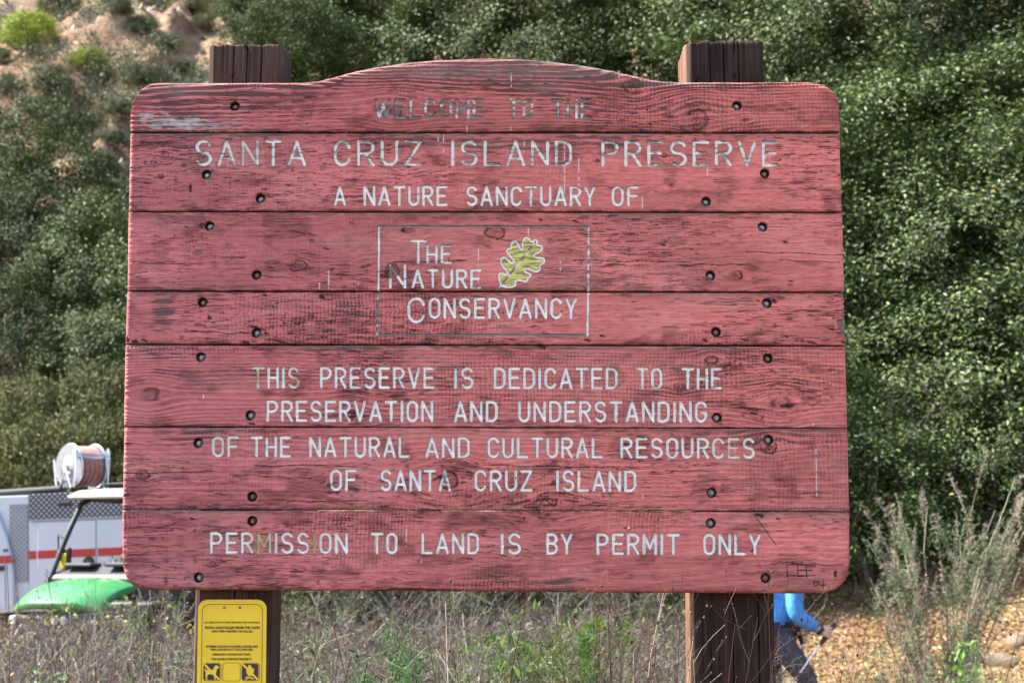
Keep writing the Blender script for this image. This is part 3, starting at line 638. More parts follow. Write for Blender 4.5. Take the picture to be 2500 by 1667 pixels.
# ================================================================== VEGETATION
def crown_mesh(name, seed, rad, nclump, per, L, W, csz, flat=0.0, up=0.35, inner=0.25, hang=0.0, needle=False):
    """leaf clumps through the outer part of an uneven crown"""
    rs = np.random.RandomState(seed); rad = np.array(rad, float)
    d = unit(rs.normal(size=(nclump, 3))); d[:, 2] = np.where(d[:, 2] < -0.55, -d[:, 2], d[:, 2])
    lob = unit(rs.normal(size=(9, 3))); amp = rs.uniform(-.48, .42, 9)
    bulge = 1 + (np.exp(-((1 - d @ lob.T) / .25)) * amp).sum(1)
    r = np.where(rs.rand(nclump) < inner, rs.uniform(.35, .8, nclump), rs.uniform(.80, 1.04, nclump)) * bulge
    C = d * rad * r[:, None]
    cid = np.repeat(np.arange(nclump), per); n = len(cid)
    off = rs.normal(size=(n, 3)) * (csz * rs.uniform(.55, 1.25, nclump))[cid][:, None] * np.array([1, 1, .68 - flat])
    P = C[cid] + off
    nr = unit(.55 * unit(P / rad) + up * np.array([0, 0, 1.0]) + rs.normal(size=(n, 3)) * .42)
    dr = unit(unit(off + 1e-6) * .8 + .5 * unit(C)[cid] + rs.normal(size=(n, 3)) * .6 + np.array([0, 0, -hang]))
    sz = rs.uniform(.65, 1.3, n)
    V, F = leaves(P, nr, dr, L * sz, W * sz)
    return npmesh(name, V, F, False)
def trunk_mesh(name, seed, h, r, limbs, spread):
    rs = random.Random(seed); mb = MB()
    def limb(p, d, ln, r0, depth):
        pts = [Vector(p)]; d = Vector(d); n = 5
        for i in range(n):
            d = (d + Vector((rs.uniform(-.25, .25), rs.uniform(-.25, .25), rs.uniform(-.05, .2)))).normalized(); pts.append(pts[-1] + d * ln / n)
        mb.tube(pts, [r0 * (1 - .7 * i / n) for i in range(n + 1)], 6)
        if depth:
            for q in range(3):
                i = rs.randint(2, n); a = rs.uniform(0, 6.28)
                limb(pts[i], (d + Vector((math.cos(a), math.sin(a), .3)) * .9).normalized(), ln * .6, r0 * .45, depth - 1)
    for k in range(limbs):
        a = 6.28 * k / limbs + rs.uniform(-.4, .4); limb((math.cos(a) * r * .6, math.sin(a) * r * .6, -.3), (math.cos(a) * spread, math.sin(a) * spread, 1), h, r, 2)
    me = bpy.data.meshes.new(name); me.from_pydata([tuple(q) for q in mb.v], [], mb.f)
    for q in me.polygons: q.use_smooth = True
    return me
bark = mat('grey_bark', (0.13, 0.11, 0.095), 0.9, var=.4, scale=14, bump=.6, bscale=40)
oakleaf = leafmat('oak_leaf', [(0, (.008, .019, .004)), (.35, (.026, .052, .011)), (.7, (.078, .122, .030)), (.975, (.19, .25, .085)), (1, (.26, .20, .08))], .10, .48, .30)
brightleaf = leafmat('yellow_green_leaf', [(0, (.06, .10, .006)), (.5, (.20, .28, .014)), (1, (.36, .42, .035))], .2, .5, .4)
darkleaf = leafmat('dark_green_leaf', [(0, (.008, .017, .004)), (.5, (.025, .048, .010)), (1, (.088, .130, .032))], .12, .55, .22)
sageleaf = leafmat('grey_green_leaf', [(0, (.030, .042, .018)), (.5, (.072, .096, .042)), (1, (.16, .18, .095))], .12, .7, .25)
oliveleaf = leafmat('olive_leaf', [(0, (.025, .033, .008)), (.5, (.070, .086, .020)), (.85, (.15, .155, .045)), (1, (.28, .23, .11))], .14, .6, .3)
limeleaf = leafmat('lime_leaf', [(0, (.035, .085, .010)), (.5, (.075, .16, .018)), (1, (.15, .25, .035))], .4, .5, .35)
fernleaf = leafmat('dark_feathery_leaf', [(0, (.015, .06, .014)), (.5, (.03, .12, .02)), (1, (.07, .19, .035))], .35, .5, .3)
palegreen = leafmat('pale_feathery_leaf', [(0, (.05, .085, .035)), (.5, (.105, .165, .07)), (1, (.19, .26, .13))], .4, .55, .3)
oakc = [crown_mesh('crown', 11 + k, (2.0, 2.0, 1.7), 190, 170, .085, .034, .21, up=.75, inner=.30) for k in range(3)]
oakt = [trunk_mesh('trunk', 21 + k, 1.9, .09, 5, .5) for k in range(2)]
farc = [crown_mesh('crown', 41 + k, (1.15, 1.15, .85), 240, 60, .062, .036, .12, inner=.3) for k in range(2)]
sagec = [crown_mesh('crown', 51 + k, (.95, .95, .62), 260, 40, .085, .020, .10, up=.1, inner=.4, hang=-.7) for k in range(3)]
smt = [trunk_mesh('trunk', 31 + k, .55, .03, 6, .9) for k in range(2)]
def find_depth(px, py, up, lo=8, hi=130):
    rx, rz = ray(px, py); d = np.arange(lo, hi, .1); z = CAMZ + rz * d - G(rx * d, d)
    k = np.nonzero(z < up)[0]
    return d[k[0]] if len(k) else hi
rnd = random.Random(77)
GRP = {}
def plant(name, px, py, sc_, kind, label, cat, d=None, group=None, sy=1.0):
    cs, ts, m, hc = kind
    hc = hc * sc_
    dd = d or find_depth(px, py, hc)
    x, z = bp(px, py, dd); g = float(G(x, dd))
    e = empty(name, (x, dd, min(g, z - .35 * hc) if False else g), (0, 0, rnd.uniform(0, 6.28)), label, cat, group)
    c = link('crown', rnd.choice(cs), e); c.scale = (sc_, sc_, sc_ * sy); c.location = (0, 0, max(z - g, .45 * hc))
    t_ = link('trunk', rnd.choice(ts), e); t_.scale = (sc_,) * 3
    if c.location.z > 1.25 * hc:                          # a tall one: its lower boughs reach down to the ground
        c2 = link('lower_crown', c.data, e); c2.scale = (sc_ * .9, sc_ * .9, sc_ * sy); c2.location = (0, 0, max(.5 * hc, c.location.z - 1.45 * hc)); c2.rotation_euler = (0, 0, 2.1)
        t_.scale = (sc_, sc_, max(sc_, c.location.z / (3.3 if hc / sc_ > 1 else 1.1)))
    else: c2 = None
    if not c.data.materials: c.data.materials.append(m)
    for q in (c, c2):
        if q: q.material_slots[0].link = 'OBJECT'; q.material_slots[0].material = m
    if not t_.data.materials: t_.data.materials.append(bark)
    return e
OAK = (oakc, oakt, oakleaf, 1.75); FAR_B = (farc, smt, brightleaf, .8); FAR_D = (farc, smt, oakleaf, .8); SAGE = (sagec, smt, sageleaf, .5); OLIVE = (sagec, smt, oliveleaf, .5)
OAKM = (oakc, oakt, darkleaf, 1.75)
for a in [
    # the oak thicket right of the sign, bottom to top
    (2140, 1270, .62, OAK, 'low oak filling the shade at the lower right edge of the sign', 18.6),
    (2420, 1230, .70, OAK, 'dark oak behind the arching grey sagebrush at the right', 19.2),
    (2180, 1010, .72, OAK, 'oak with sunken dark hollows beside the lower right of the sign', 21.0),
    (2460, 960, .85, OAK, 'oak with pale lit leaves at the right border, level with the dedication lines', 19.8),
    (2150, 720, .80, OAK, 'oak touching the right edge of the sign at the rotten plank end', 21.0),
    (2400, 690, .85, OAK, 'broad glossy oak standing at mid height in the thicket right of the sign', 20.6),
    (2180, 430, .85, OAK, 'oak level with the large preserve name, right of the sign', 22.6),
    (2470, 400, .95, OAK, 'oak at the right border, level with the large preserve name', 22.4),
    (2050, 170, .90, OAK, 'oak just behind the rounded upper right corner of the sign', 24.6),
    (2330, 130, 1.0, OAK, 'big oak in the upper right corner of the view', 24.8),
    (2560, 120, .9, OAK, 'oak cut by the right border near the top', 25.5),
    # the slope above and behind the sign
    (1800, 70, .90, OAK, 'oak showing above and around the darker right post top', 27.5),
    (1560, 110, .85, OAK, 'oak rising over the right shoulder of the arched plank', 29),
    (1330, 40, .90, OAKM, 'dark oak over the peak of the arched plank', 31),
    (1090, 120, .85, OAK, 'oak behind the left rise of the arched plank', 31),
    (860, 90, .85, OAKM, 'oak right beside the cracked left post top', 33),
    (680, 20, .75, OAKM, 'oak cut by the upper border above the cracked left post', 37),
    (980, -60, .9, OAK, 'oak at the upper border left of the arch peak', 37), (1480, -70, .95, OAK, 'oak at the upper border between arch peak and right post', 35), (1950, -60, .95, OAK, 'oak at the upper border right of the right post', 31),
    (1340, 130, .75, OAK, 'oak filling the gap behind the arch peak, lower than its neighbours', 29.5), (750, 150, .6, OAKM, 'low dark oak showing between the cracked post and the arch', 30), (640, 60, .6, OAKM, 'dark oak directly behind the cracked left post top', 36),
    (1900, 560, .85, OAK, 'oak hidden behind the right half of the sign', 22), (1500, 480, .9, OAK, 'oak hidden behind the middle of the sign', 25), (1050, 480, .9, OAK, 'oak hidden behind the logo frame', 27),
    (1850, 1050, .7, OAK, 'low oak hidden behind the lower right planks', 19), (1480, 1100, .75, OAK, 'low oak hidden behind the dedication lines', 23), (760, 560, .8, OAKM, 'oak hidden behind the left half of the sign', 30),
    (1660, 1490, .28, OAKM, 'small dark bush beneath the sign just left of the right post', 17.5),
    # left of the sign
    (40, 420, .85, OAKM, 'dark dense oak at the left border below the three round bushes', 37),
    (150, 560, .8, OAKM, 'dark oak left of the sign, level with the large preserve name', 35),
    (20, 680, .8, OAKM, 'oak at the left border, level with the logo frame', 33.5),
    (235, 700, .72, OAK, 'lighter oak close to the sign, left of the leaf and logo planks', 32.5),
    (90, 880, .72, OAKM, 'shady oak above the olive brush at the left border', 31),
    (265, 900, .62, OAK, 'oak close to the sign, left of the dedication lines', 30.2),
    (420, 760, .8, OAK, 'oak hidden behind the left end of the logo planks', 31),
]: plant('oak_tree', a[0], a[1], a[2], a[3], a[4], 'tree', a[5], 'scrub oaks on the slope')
for a in [
    (66, 82, .74, FAR_B, 'large round yellow-green bush with bare stems in the upper left corner', None),
    (212, 152, .50, FAR_B, 'smaller yellow-green domed bush on the dirt slope, upper left', None),
    (130, 196, .46, FAR_D, 'round dark green bush just below the yellow-green dome, casting a shadow on the dirt', None),
    (150, 10, .62, FAR_D, 'dark bush at the upper border right of the large yellow-green one', None),
    (5, 140, .28, FAR_D, 'little green bush at the left border under the large yellow-green one', None),
]: plant('round_bush', a[0], a[1], a[2], a[3], a[4], 'bush', a[5], 'round bushes on the dirt slope')
for i, a in enumerate([(345, 65, 0.62, 'grey-green brush patch below the reddish scarp'), (300, 20, 0.62, 'pale brush on the scarp at the upper border'), (410, 110, 0.56, 'grey-green brush between pale rock and cracked post'), (350, 190, 0.62, 'grey-green brush above the left shoulder of the sign'),
    (450, 170, 0.50, 'grey-green brush touching the cracked left post'), (290, 270, 0.56, 'grey-green brush beside the rounded upper left corner of the sign'), (250, 400, 0.56, 'grey-green brush at the foot of the pale dirt chute'), (190, 350, 0.43, 'small grey brush in the pale dirt chute'),
    (295, 470, 0.50, 'grey-green brush against the sign, under the chute'), (95, 265, 0.50, 'yellowish brush under the dark round bush'), (20, 215, 0.50, 'pale grey brush at the left border by the dirt track'), (280, 340, 0.50, 'brush close to the sign beside the name plank'), (500, 60, 0.56, 'light green brush left above the cracked post'), (560, 30, 0.56, 'light green brush over the cracked post'),
    (470, 20, 0.50, 'light green brush at the upper border near the rocks'), (225, 300, 0.37, 'small brush tuft above the dirt chute'), (400, 260, 0.50, 'brush hidden behind the upper left corner of the sign')]):
    plant('scrub_bush', a[0], a[1], a[2], OLIVE if 'light green' in a[3] or 'yellowish' in a[3] else SAGE, a[3], 'bush', None, 'low brush on the slope')
# olive brush behind the fire truck, and brush at the foot of the slope
k = 0
for i, (px, py, s_) in enumerate([(30, 1085, .9), (110, 1050, .9), (190, 1095, .9), (270, 1060, .95), (60, 1150, .8), (150, 1160, .8), (240, 1150, .8), (320, 1130, .9), (330, 1020, .9), (200, 1010, .8), (420, 1100, .9), (520, 1060, .9)]):
    plant('olive_bush', px, py, s_, OLIVE, 'olive brush at the foot of the slope behind the fire truck and hose reel', 'bush', 27.3 - .008 * (py - 1010), 'olive brush behind the fire truck', sy=1.5)

# ------------------------------------------------------------------ dry brush, weeds, litter
def stems(seed, base, h, lean, rbase, seg=6, wig=.10, bend=0.0, direc=None):
    rs = np.random.RandomState(seed); m = len(base)
    a = rs.uniform(0, 2 * math.pi, m); l = np.abs(rs.normal(size=m)) * lean
    d = np.stack([np.cos(a) * l, np.sin(a) * l, np.ones(m)], -1) if direc is None else direc
    d = unit(d); hh = h * rs.uniform(.55, 1.1, m); P = np.empty((m, seg, 3)); P[:, 0] = base
    for i in range(1, seg):
        d = unit(d + rs.normal(size=(m, 3)) * wig + np.array([0, 0, bend])); P[:, i] = P[:, i - 1] + d * (hh / (seg - 1))[:, None]
    Rd = rbase * rs.uniform(.7, 1.3, m)[:, None] * np.linspace(1, .35, seg)[None, :]
    return P, Rd
def twigs(seed, P, Rd, per, ln, spread=.9, seg=4, wig=.2, lo=.35, rs_scale=.55, up=0.3):
    rs = np.random.RandomState(seed); m, n, _ = P.shape
    par = np.repeat(np.arange(m), per); t = rs.uniform(lo, .98, len(par)) * (n - 1); i = np.minimum(t.astype(int), n - 2); f = (t - i)[:, None]
    base = P[par, i] * (1 - f) + P[par, i + 1] * f; dpar = unit(P[par, i + 1] - P[par, i])
    d = unit(dpar + rs.normal(size=(len(par), 3)) * spread + np.array([0, 0, up]))
    Q = np.empty((len(par), seg, 3)); Q[:, 0] = base; l = ln * rs.uniform(.4, 1.2, len(par))
    for k in range(1, seg):
        d = unit(d + rs.normal(size=d.shape) * wig); Q[:, k] = Q[:, k - 1] + d * (l / (seg - 1))[:, None]
    Rq = (Rd[par, i] * rs_scale)[:, None] * np.linspace(1, .4, seg)[None, :]
    return Q, np.maximum(Rq, .0004)
def along(seed, P, per, L, W, jit, lo=.2, upn=.5):
    rs = np.random.RandomState(seed); m, n, _ = P.shape
    par = np.repeat(np.arange(m), per); t = rs.uniform(lo, 1, len(par)) * (n - 1.001); i = t.astype(int); f = (t - i)[:, None]
    C = P[par, i] * (1 - f) + P[par, i + 1] * f + rs.normal(size=(len(par), 3)) * jit
    D = unit(unit(P[par, i + 1] - P[par, i]) * .6 + rs.normal(size=(len(par), 3)) * .7); N = unit(rs.normal(size=(len(par), 3)) + np.array([0, 0, upn]))
    s_ = rs.uniform(.6, 1.3, len(par)); return leaves(C, N, D, L * s_, W * s_)
def octas(C, r):
    C = np.asarray(C); m = len(C); r = np.broadcast_to(np.asarray(r, float), (m,))[:, None]
    o = np.array([[1, 0, 0], [0, 1, 0], [-1, 0, 0], [0, -1, 0], [0, 0, 1.3], [0, 0, -1.3]])
    V = (C[:, None] + o[None] * r[:, None]).reshape(-1, 3); f = np.array([[0, 1, 4, 4], [1, 2, 4, 4], [2, 3, 4, 4], [3, 0, 4, 4], [1, 0, 5, 5], [2, 1, 5, 5], [3, 2, 5, 5], [0, 3, 5, 5]])
    # as quads built of two neighbouring triangles
    f = np.array([[0, 1, 4, 3], [2, 3, 4, 1], [1, 0, 5, 2], [3, 2, 5, 0]])
    return V, (np.arange(m)[:, None, None] * 6 + f[None]).reshape(-1, 4)
greytwig = leafmat('grey_dry_twig', [(0, (.028, .023, .021)), (.45, (.095, .080, .072)), (.8, (.22, .19, .165)), (1, (.42, .38, .33))], 0, .85, .15)
browntwig = leafmat('brown_dry_twig', [(0, (.035, .018, .016)), (.5, (.075, .040, .033)), (1, (.18, .12, .095))], 0, .8, .2)
redtwig = leafmat('reddish_stalk', [(0, (.055, .022, .021)), (.6, (.10, .045, .040)), (1, (.20, .13, .11))], 0, .7, .25)
strawtwig = leafmat('straw_stalk', [(0, (.26, .21, .15)), (.5, (.42, .35, .26)), (1, (.58, .52, .44))], 0, .75, .25)
seedm = leafmat('dark_seed_head', [(0, (.03, .015, .012)), (.7, (.08, .04, .03)), (1, (.20, .12, .07))], 0, .85, .2)
deadleaf = leafmat('dead_leaf', [(0, (.10, .045, .03)), (.5, (.22, .11, .06)), (1, (.38, .24, .12))], .2, .8, .2)
flower = leafmat('dry_yellow_flower', [(0, (.22, .17, .04)), (.6, (.36, .29, .07)), (1, (.5, .42, .16))], .2, .8, .2)
litterm = leafmat('tan_leaf_litter', [(0, (.08, .042, .015)), (.25, (.25, .145, .05)), (.6, (.42, .285, .11)), (1, (.56, .42, .21))], .15, .75, .25)
def scatter(seed, n, x0, x1, y0, y1, frustum=True):
    """random ground points; x limits are photo columns when frustum"""
    rs = np.random.RandomState(seed); y = np.sqrt(rs.uniform(y0 ** 2, y1 ** 2, n)); u = rs.uniform(0, 1, n)
    x = ((x0 + (x1 - x0) * u) - 1250) / FPX * y
    return np.stack([x, y, G(x, y) - .03], -1)
def group_mesh(name, parts, mats, parent=None):
    V, F, M = join(parts); o = link(name, npmesh(name, V, F, True, None, M), parent, mats); return o
# grey tangle under the sign: nobody could count it
b = scatter(1, 500, 560, 1900, 7.0, 15.5); P, Rd = stems(2, b, .86, .45, .0036, 6, .18); Q, Rq = twigs(3, P, Rd, 7, .30, 1.1, 5, .28)
lv = along(4, Q, 1, .026, .012, .012)
tag(group_mesh('dry_brush', [tubes(P, Rd) + (0,), tubes(Q, Rq) + (0,), lv + (1,)], (greytwig, oliveleaf)), 'tangle of grey dry brush under the sign', 'brush', kind='stuff')
b = scatter(5, 700, -160, 520, 8.0, 13.0); P, Rd = stems(6, b, .95, .4, .0034, 6, .15); Q, Rq = twigs(7, P, Rd, 7, .28, 1.0, 4, .25); lv = along(8, Q[::3], 1, .024, .013, .012); fl = along(9, Q[::14], 3, .016, .014, .014, .6)
tag(group_mesh('dry_brush', [tubes(P, Rd) + (0,), tubes(Q, Rq) + (0,), lv + (1,), fl + (2,)], (greytwig, deadleaf, flower)), 'tangle of grey-brown brush in front of the vehicles', 'brush', kind='stuff')
b = scatter(15, 900, 1950, 2620, 10.0, 13.5); P, Rd = stems(16, b, .75, .4, .0030, 6, .15); Q, Rq = twigs(17, P, Rd, 6, .24, 1.0, 4, .25)
tag(group_mesh('dry_brush', [tubes(P, Rd) + (0,), tubes(Q, Rq) + (0,)], (greytwig,)), 'sparse grey twigs at the lower right in front of the leaf litter', 'brush', kind='stuff')
# green ground cover on the flat and around the foot of the slope
b = scatter(10, 4200, 480, 1750, 13, 24); P, Rd = stems(11, b, .75, .4, .003, 5, .12); lv = along(12, P, 11, .045, .014, .05)
tag(group_mesh('ground_cover', [tubes(P, Rd) + (0,), lv + (1,)], (greytwig, sageleaf)), 'low grey-green ground cover behind the sign posts', 'ground cover', kind='stuff')
b = scatter(13, 1500, -300, 480, 20.5, 26.5); P, Rd = stems(14, b, .7, .35, .003, 5, .12); lv = along(15, P, 16, .05, .014, .04)
tag(group_mesh('ground_cover', [tubes(P, Rd) + (0,), lv + (1,)], (strawtwig, oliveleaf)), 'olive weeds on the flat around the parked vehicles', 'ground cover', kind='stuff')
def domes(seed, C, n, size, rb, per, tl, up=.55):
    """dome shaped tangles: stems that arch out from each centre"""
    rs = np.random.RandomState(seed); m = len(C); cid = np.repeat(np.arange(m), n); sz = size * rs.uniform(.7, 1.3, m)[cid]
    d = rs.normal(size=(m * n, 3)); d[:, 2] = np.abs(d[:, 2]) * up + .35; d = unit(d)
    base = C[cid] + rs.normal(size=(m * n, 3)) * np.array([.10, .10, 0]); P = np.empty((m * n, 7, 3)); P[:, 0] = base
    for i in range(1, 7):
        d = unit(d + rs.normal(size=d.shape) * .22 + np.array([0, 0, -.06])); P[:, i] = P[:, i - 1] + d * (sz / 6 * rs.uniform(.7, 1.2, m * n))[:, None]
    Rd = rb * rs.uniform(.6, 1.5, m * n)[:, None] * np.linspace(1, .4, 7)[None]
    Q, Rq = twigs(seed + 1, P, Rd, per, tl, 1.1, 5, .32); return P, Rd, Q, Rq
for sd_, n_, x0_, x1_, y0_, y1_, mt, lf, lb, sz_, nl in ((740, 30, -100, 500, 7.5, 12.5, greytwig, None, 'grey domed tangles of dry brush in front of the vehicles', .98, 0), (750, 14, -100, 480, 8.0, 12.5, browntwig, flower, 'brown brush with yellowish dry flowers before the vehicles', .98, 1),
                                  (755, 5, -60, 460, 7.5, 10.5, greytwig, palegreen, 'pale green leafy clumps in the brush before the vehicles', .8, 5),
                                  (765, 22, 640, 1720, 12.5, 16.5, greytwig, None, 'tall grey domed tangles of dry brush reaching up to the lower edge of the sign', 1.35, 0), (760, 34, 660, 1720, 7.0, 14.5, greytwig, None, 'grey domed tangles of dry brush under the sign', .92, 0), (770, 14, 660, 1700, 8.5, 16, browntwig, oliveleaf, 'olive leafy clumps under the sign', 1.05, 7), (775, 5, 660, 1100, 7.5, 12, greytwig, palegreen, 'pale green leafy clumps under the sign', .85, 7), (780, 14, 700, 1700, 7, 14, redtwig, None, 'dark purplish tangles of brush under the sign', .9, 0)):
    C = scatter(sd_, n_, x0_, x1_, y0_, y1_); P, Rd, Q, Rq = domes(sd_ + 1, C, 42, sz_, .0050, 8, .28); pa = [tubes(P, Rd) + (0,), tubes(Q, Rq) + (0,)]
    if lf: pa.append(along(sd_ + 2, Q, nl, .034 if nl > 1 else .026, .009 if nl > 1 else .014, .02) + (1,))
    tag(group_mesh('dry_brush', pa, (mt, lf) if lf else (mt,)), lb, 'brush', kind='stuff')
# coarse bent stems in the tangle, and unseen weeds added to cut bounce light
for sd_, n_, x0_, x1_, y0_, y1_, hh_ in ((700, 260, -160, 520, 6.0, 11.5, 1.05), (710, 320, 640, 1720, 5.2, 11.5, .95)):
    b = scatter(sd_, n_, x0_, x1_, y0_, y1_); P, Rd = stems(sd_ + 1, b, hh_, .65, .0055, 8, .20, .02); Q, Rq = twigs(sd_ + 2, P, Rd, 9, .34, .9, 6, .24); W_, Rw = twigs(sd_ + 3, Q, Rq, 4, .12, .9, 4, .25)
    tag(group_mesh('dry_brush', [tubes(P, Rd, 5) + (0,), tubes(Q, Rq) + (0,), tubes(W_, Rw) + (0,)], (greytwig,)), 'coarse bent grey stems in the brush', 'brush', kind='stuff')
rs = np.random.RandomState(720); n = 9000; b = np.stack([rs.uniform(-4.5, 4.5, n), rs.uniform(.6, 8, n), np.zeros(n)], -1); b[:, 2] = G(b[:, 0], b[:, 1]) - .02
P, Rd = stems(721, b, .42, .5, .0028, 5, .15); lv = along(722, P, 12, .06, .018, .04)
tag(group_mesh('ground_cover', [tubes(P, Rd) + (0,), lv + (1,)], (browntwig, oliveleaf)), 'low weeds below the view, added to cut light bounced onto the sign', 'ground cover', kind='stuff')
# leaf litter on the bank
rs = np.random.RandomState(20); n = 42000; y = rs.uniform(12.0, 21.0, n); x = rs.uniform(1.2, 8.5, n); z = G(x, y) + .012
D = unit(np.stack([rs.normal(size=n), rs.normal(size=n), rs.normal(size=n) * .25], -1)); N = unit(np.stack([rs.normal(size=n) * .45, rs.normal(size=n) * .45 - .1, np.ones(n)], -1)); s_ = rs.uniform(.5, 1.35, n)
V, F = leaves(np.stack([x, y, z], -1), N, D, .055 * s_, .030 * s_, .35)
tag(link('leaf_litter', npmesh('leaf_litter', V, F, False), None, (litterm,)), 'tan fallen oak leaves covering the sunlit bank', 'leaf litter', kind='stuff')

# ------------------------------------------------------------------ single plants near the sign
def weed(name, px, py, d, h, n, kind, label, cat='dry plant', group=None, seed=0, lean=.22, per=5, tl=.22, seeds=2, rb=.0018, spread=.55, direc=None, fork=True, bend=0.0):
    """px,py: photo position of the tips' centre; stands on the ground below it"""
    x, z = bp(px, py, d); g = float(G(x, d)); e = empty(name, (x, d, g), label=label, cat=cat, group=group)
    hh = z - g if h is None else h; rs = np.random.RandomState(seed + 900)
    base = np.stack([rs.normal(size=n) * .035, rs.normal(size=n) * .035, np.full(n, -.02)], -1)
    P, Rd = stems(seed, base, hh, lean, rb, 8, .05, bend); Q, Rq = twigs(seed + 1, P, Rd, per, tl, spread, 5, .10, .45, .6, .35); W_, Rw = twigs(seed + 2, Q, Rq, 3, tl * .4, .6, 4, .12, .4, .6, .3)
    k = rs.rand(len(W_)) < seeds / 3; C = np.concatenate([W_[k, -1], Q[:, -1]])
    V, F, M = join([tubes(P, Rd, 4), tubes(Q, Rq, 3), tubes(W_, Rw, 3), octas(C, .0026 * rs.uniform(.6, 1.5, len(C))) + (1,)])
    link('stem', npmesh('stem', V, F, True, None, M), e, (kind, seedm))
    return e
WG = 'dry stalks in front of the sign'
weed('dry_stalk', 1650, 1430, 3.72, None, 2, strawtwig, 'pale forked stalk reaching up over the word PERMIT', group=WG, seed=100, lean=.06, per=4, tl=.30, seeds=.5, rb=.0014, spread=.5)
weed('dry_stalk', 1545, 1330, 3.75, None, 3, strawtwig, 'pale stalk crossing the second word from the end of the bottom plank', group=WG, seed=110, lean=.07, per=3, tl=.25, seeds=.6, rb=.0017, spread=.5)
weed('dry_stalk', 1480, 1380, 3.7, None, 4, redtwig, 'thin reddish stalk with dark seed heads below the word PERMIT', group=WG, seed=120, lean=.10, per=5, tl=.20, seeds=1.5, rb=.0014)
weed('dry_stalk', 1690, 1420, 3.68, None, 7, redtwig, 'reddish bushy stalks with dark seed heads before the darker post', group=WG, seed=130, lean=.14, per=6, tl=.22, seeds=2, rb=.0015)
weed('dry_stalk', 1770, 1430, 3.7, None, 6, redtwig, 'reddish stalks under the word ONLY', group=WG, seed=140, lean=.12, per=5, tl=.2, seeds=2, rb=.0014)
weed('dry_stalk', 1830, 1470, 3.6, None, 4, strawtwig, 'pale knobbly stalk leaning over the darker post', group=WG, seed=150, lean=.14, per=4, tl=.2, seeds=.4, rb=.0022)
weed('dry_stalk', 1225, 1450, 3.9, None, 5, browntwig, 'dark stalks with seed heads under the middle of the sign', group=WG, seed=160, lean=.22, per=4, tl=.3, seeds=2, rb=.0015)
weed('dry_stalk', 1330, 1470, 4.3, None, 5, browntwig, 'dark thin stalks right of the middle under the sign', group=WG, seed=170, lean=.22, per=4, tl=.28, seeds=2, rb=.0016)
weed('dry_stalk', 1010, 1470, 4.4, None, 4, strawtwig, 'pale crooked stalk under the sign left of the middle', group=WG, seed=180, lean=.16, per=3, tl=.2, seeds=.5, rb=.0022)
weed('dry_stalk', 1420, 1440, 4.2, None, 4, redtwig, 'reddish stalks under the word BY', group=WG, seed=190, lean=.16, per=4, tl=.25, seeds=1.6, rb=.0015)
weed('dry_stalk', 880, 1440, 3.6, None, 2, greytwig, 'grey stalk with round seed heads near the lower left of the sign', group=WG, seed=200, lean=.06, per=3, tl=.12, seeds=1, rb=.0016)
for i, (px, py) in enumerate([(1600, 1440), (1660, 1390), (1725, 1470), (1795, 1400), (1560, 1490), (1860, 1510)]):
    weed('dry_stalk', px, py, 3.55 + .08 * (i % 3), None, 5, redtwig if i % 3 else browntwig, ['dark stalks just left of the darker post', 'reddish stalk with seed heads under the letter T of PERMIT', 'reddish stalks low on the darker post', 'fine reddish stalks left of the scratched initials', 'dark low stalks left of the darker post', 'pale reddish stalks at the right edge of the darker post'][i], group=WG, seed=800 + 10 * i, lean=.16, per=6, tl=.22, seeds=2, rb=.0015)
rw = random.Random(9)
for i in range(32):
    px = 700 + i * 30 + rw.uniform(-12, 12); py = 1470 + rw.uniform(-10, 70) + (75 if i < 12 else 0)
    weed('seed_stalk', px, py, 4.25 + rw.uniform(0, 1.1), None, 4, (browntwig, redtwig, strawtwig, browntwig)[i % 4], 'thin seed stalk in the loose stand under the sign between the posts', group='seed stalks standing under the sign', seed=1000 + 10 * i, lean=.24, per=4, tl=.24, seeds=(2, 1.6, .4, 1.8)[i % 4], rb=.0023)
for i, (px, py) in enumerate([(2010, 1520), (2080, 1560), (2150, 1540), (2240, 1560), (2060, 1600), (2330, 1590)]):
    weed('dry_stalk', px, py, 5.2 + .3 * (i % 3), None, 4, redtwig, ['dark forked stalks in front of the walking person\'s pole', 'dark thin stalks right of the walking person', 'dark forked stalks before the leaf litter', 'thin stalks below the arching sagebrush', 'low dark stalks at the lower border beside the person', 'dark stalks at the lower border under the sagebrush'][i], group=WG, seed=210 + 10 * i, lean=.14, per=5, tl=.16, seeds=1.6, rb=.0016)
for i, (px, py, d) in enumerate([(140, 1400, 6.5), (60, 1440, 6.0), (250, 1420, 6.8), (330, 1440, 6.2), (180, 1490, 5.6), (400, 1480, 6.0)]):
    weed('thorny_twig', px, py, d, None, 6, browntwig, ['brown thorny twigs crossing the green hood', 'brown twigs at the left border below the white door', 'thin dark stems rising before the green hood', 'brown twigs under the rounded lower left corner of the sign', 'brown tangled twigs under the green hood', 'dark twigs beside the yellow notice'][i], group='brown twigs in front of the vehicles', seed=300 + 10 * i, lean=.3, per=6, tl=.22, seeds=1.5, rb=.0024, spread=.9)
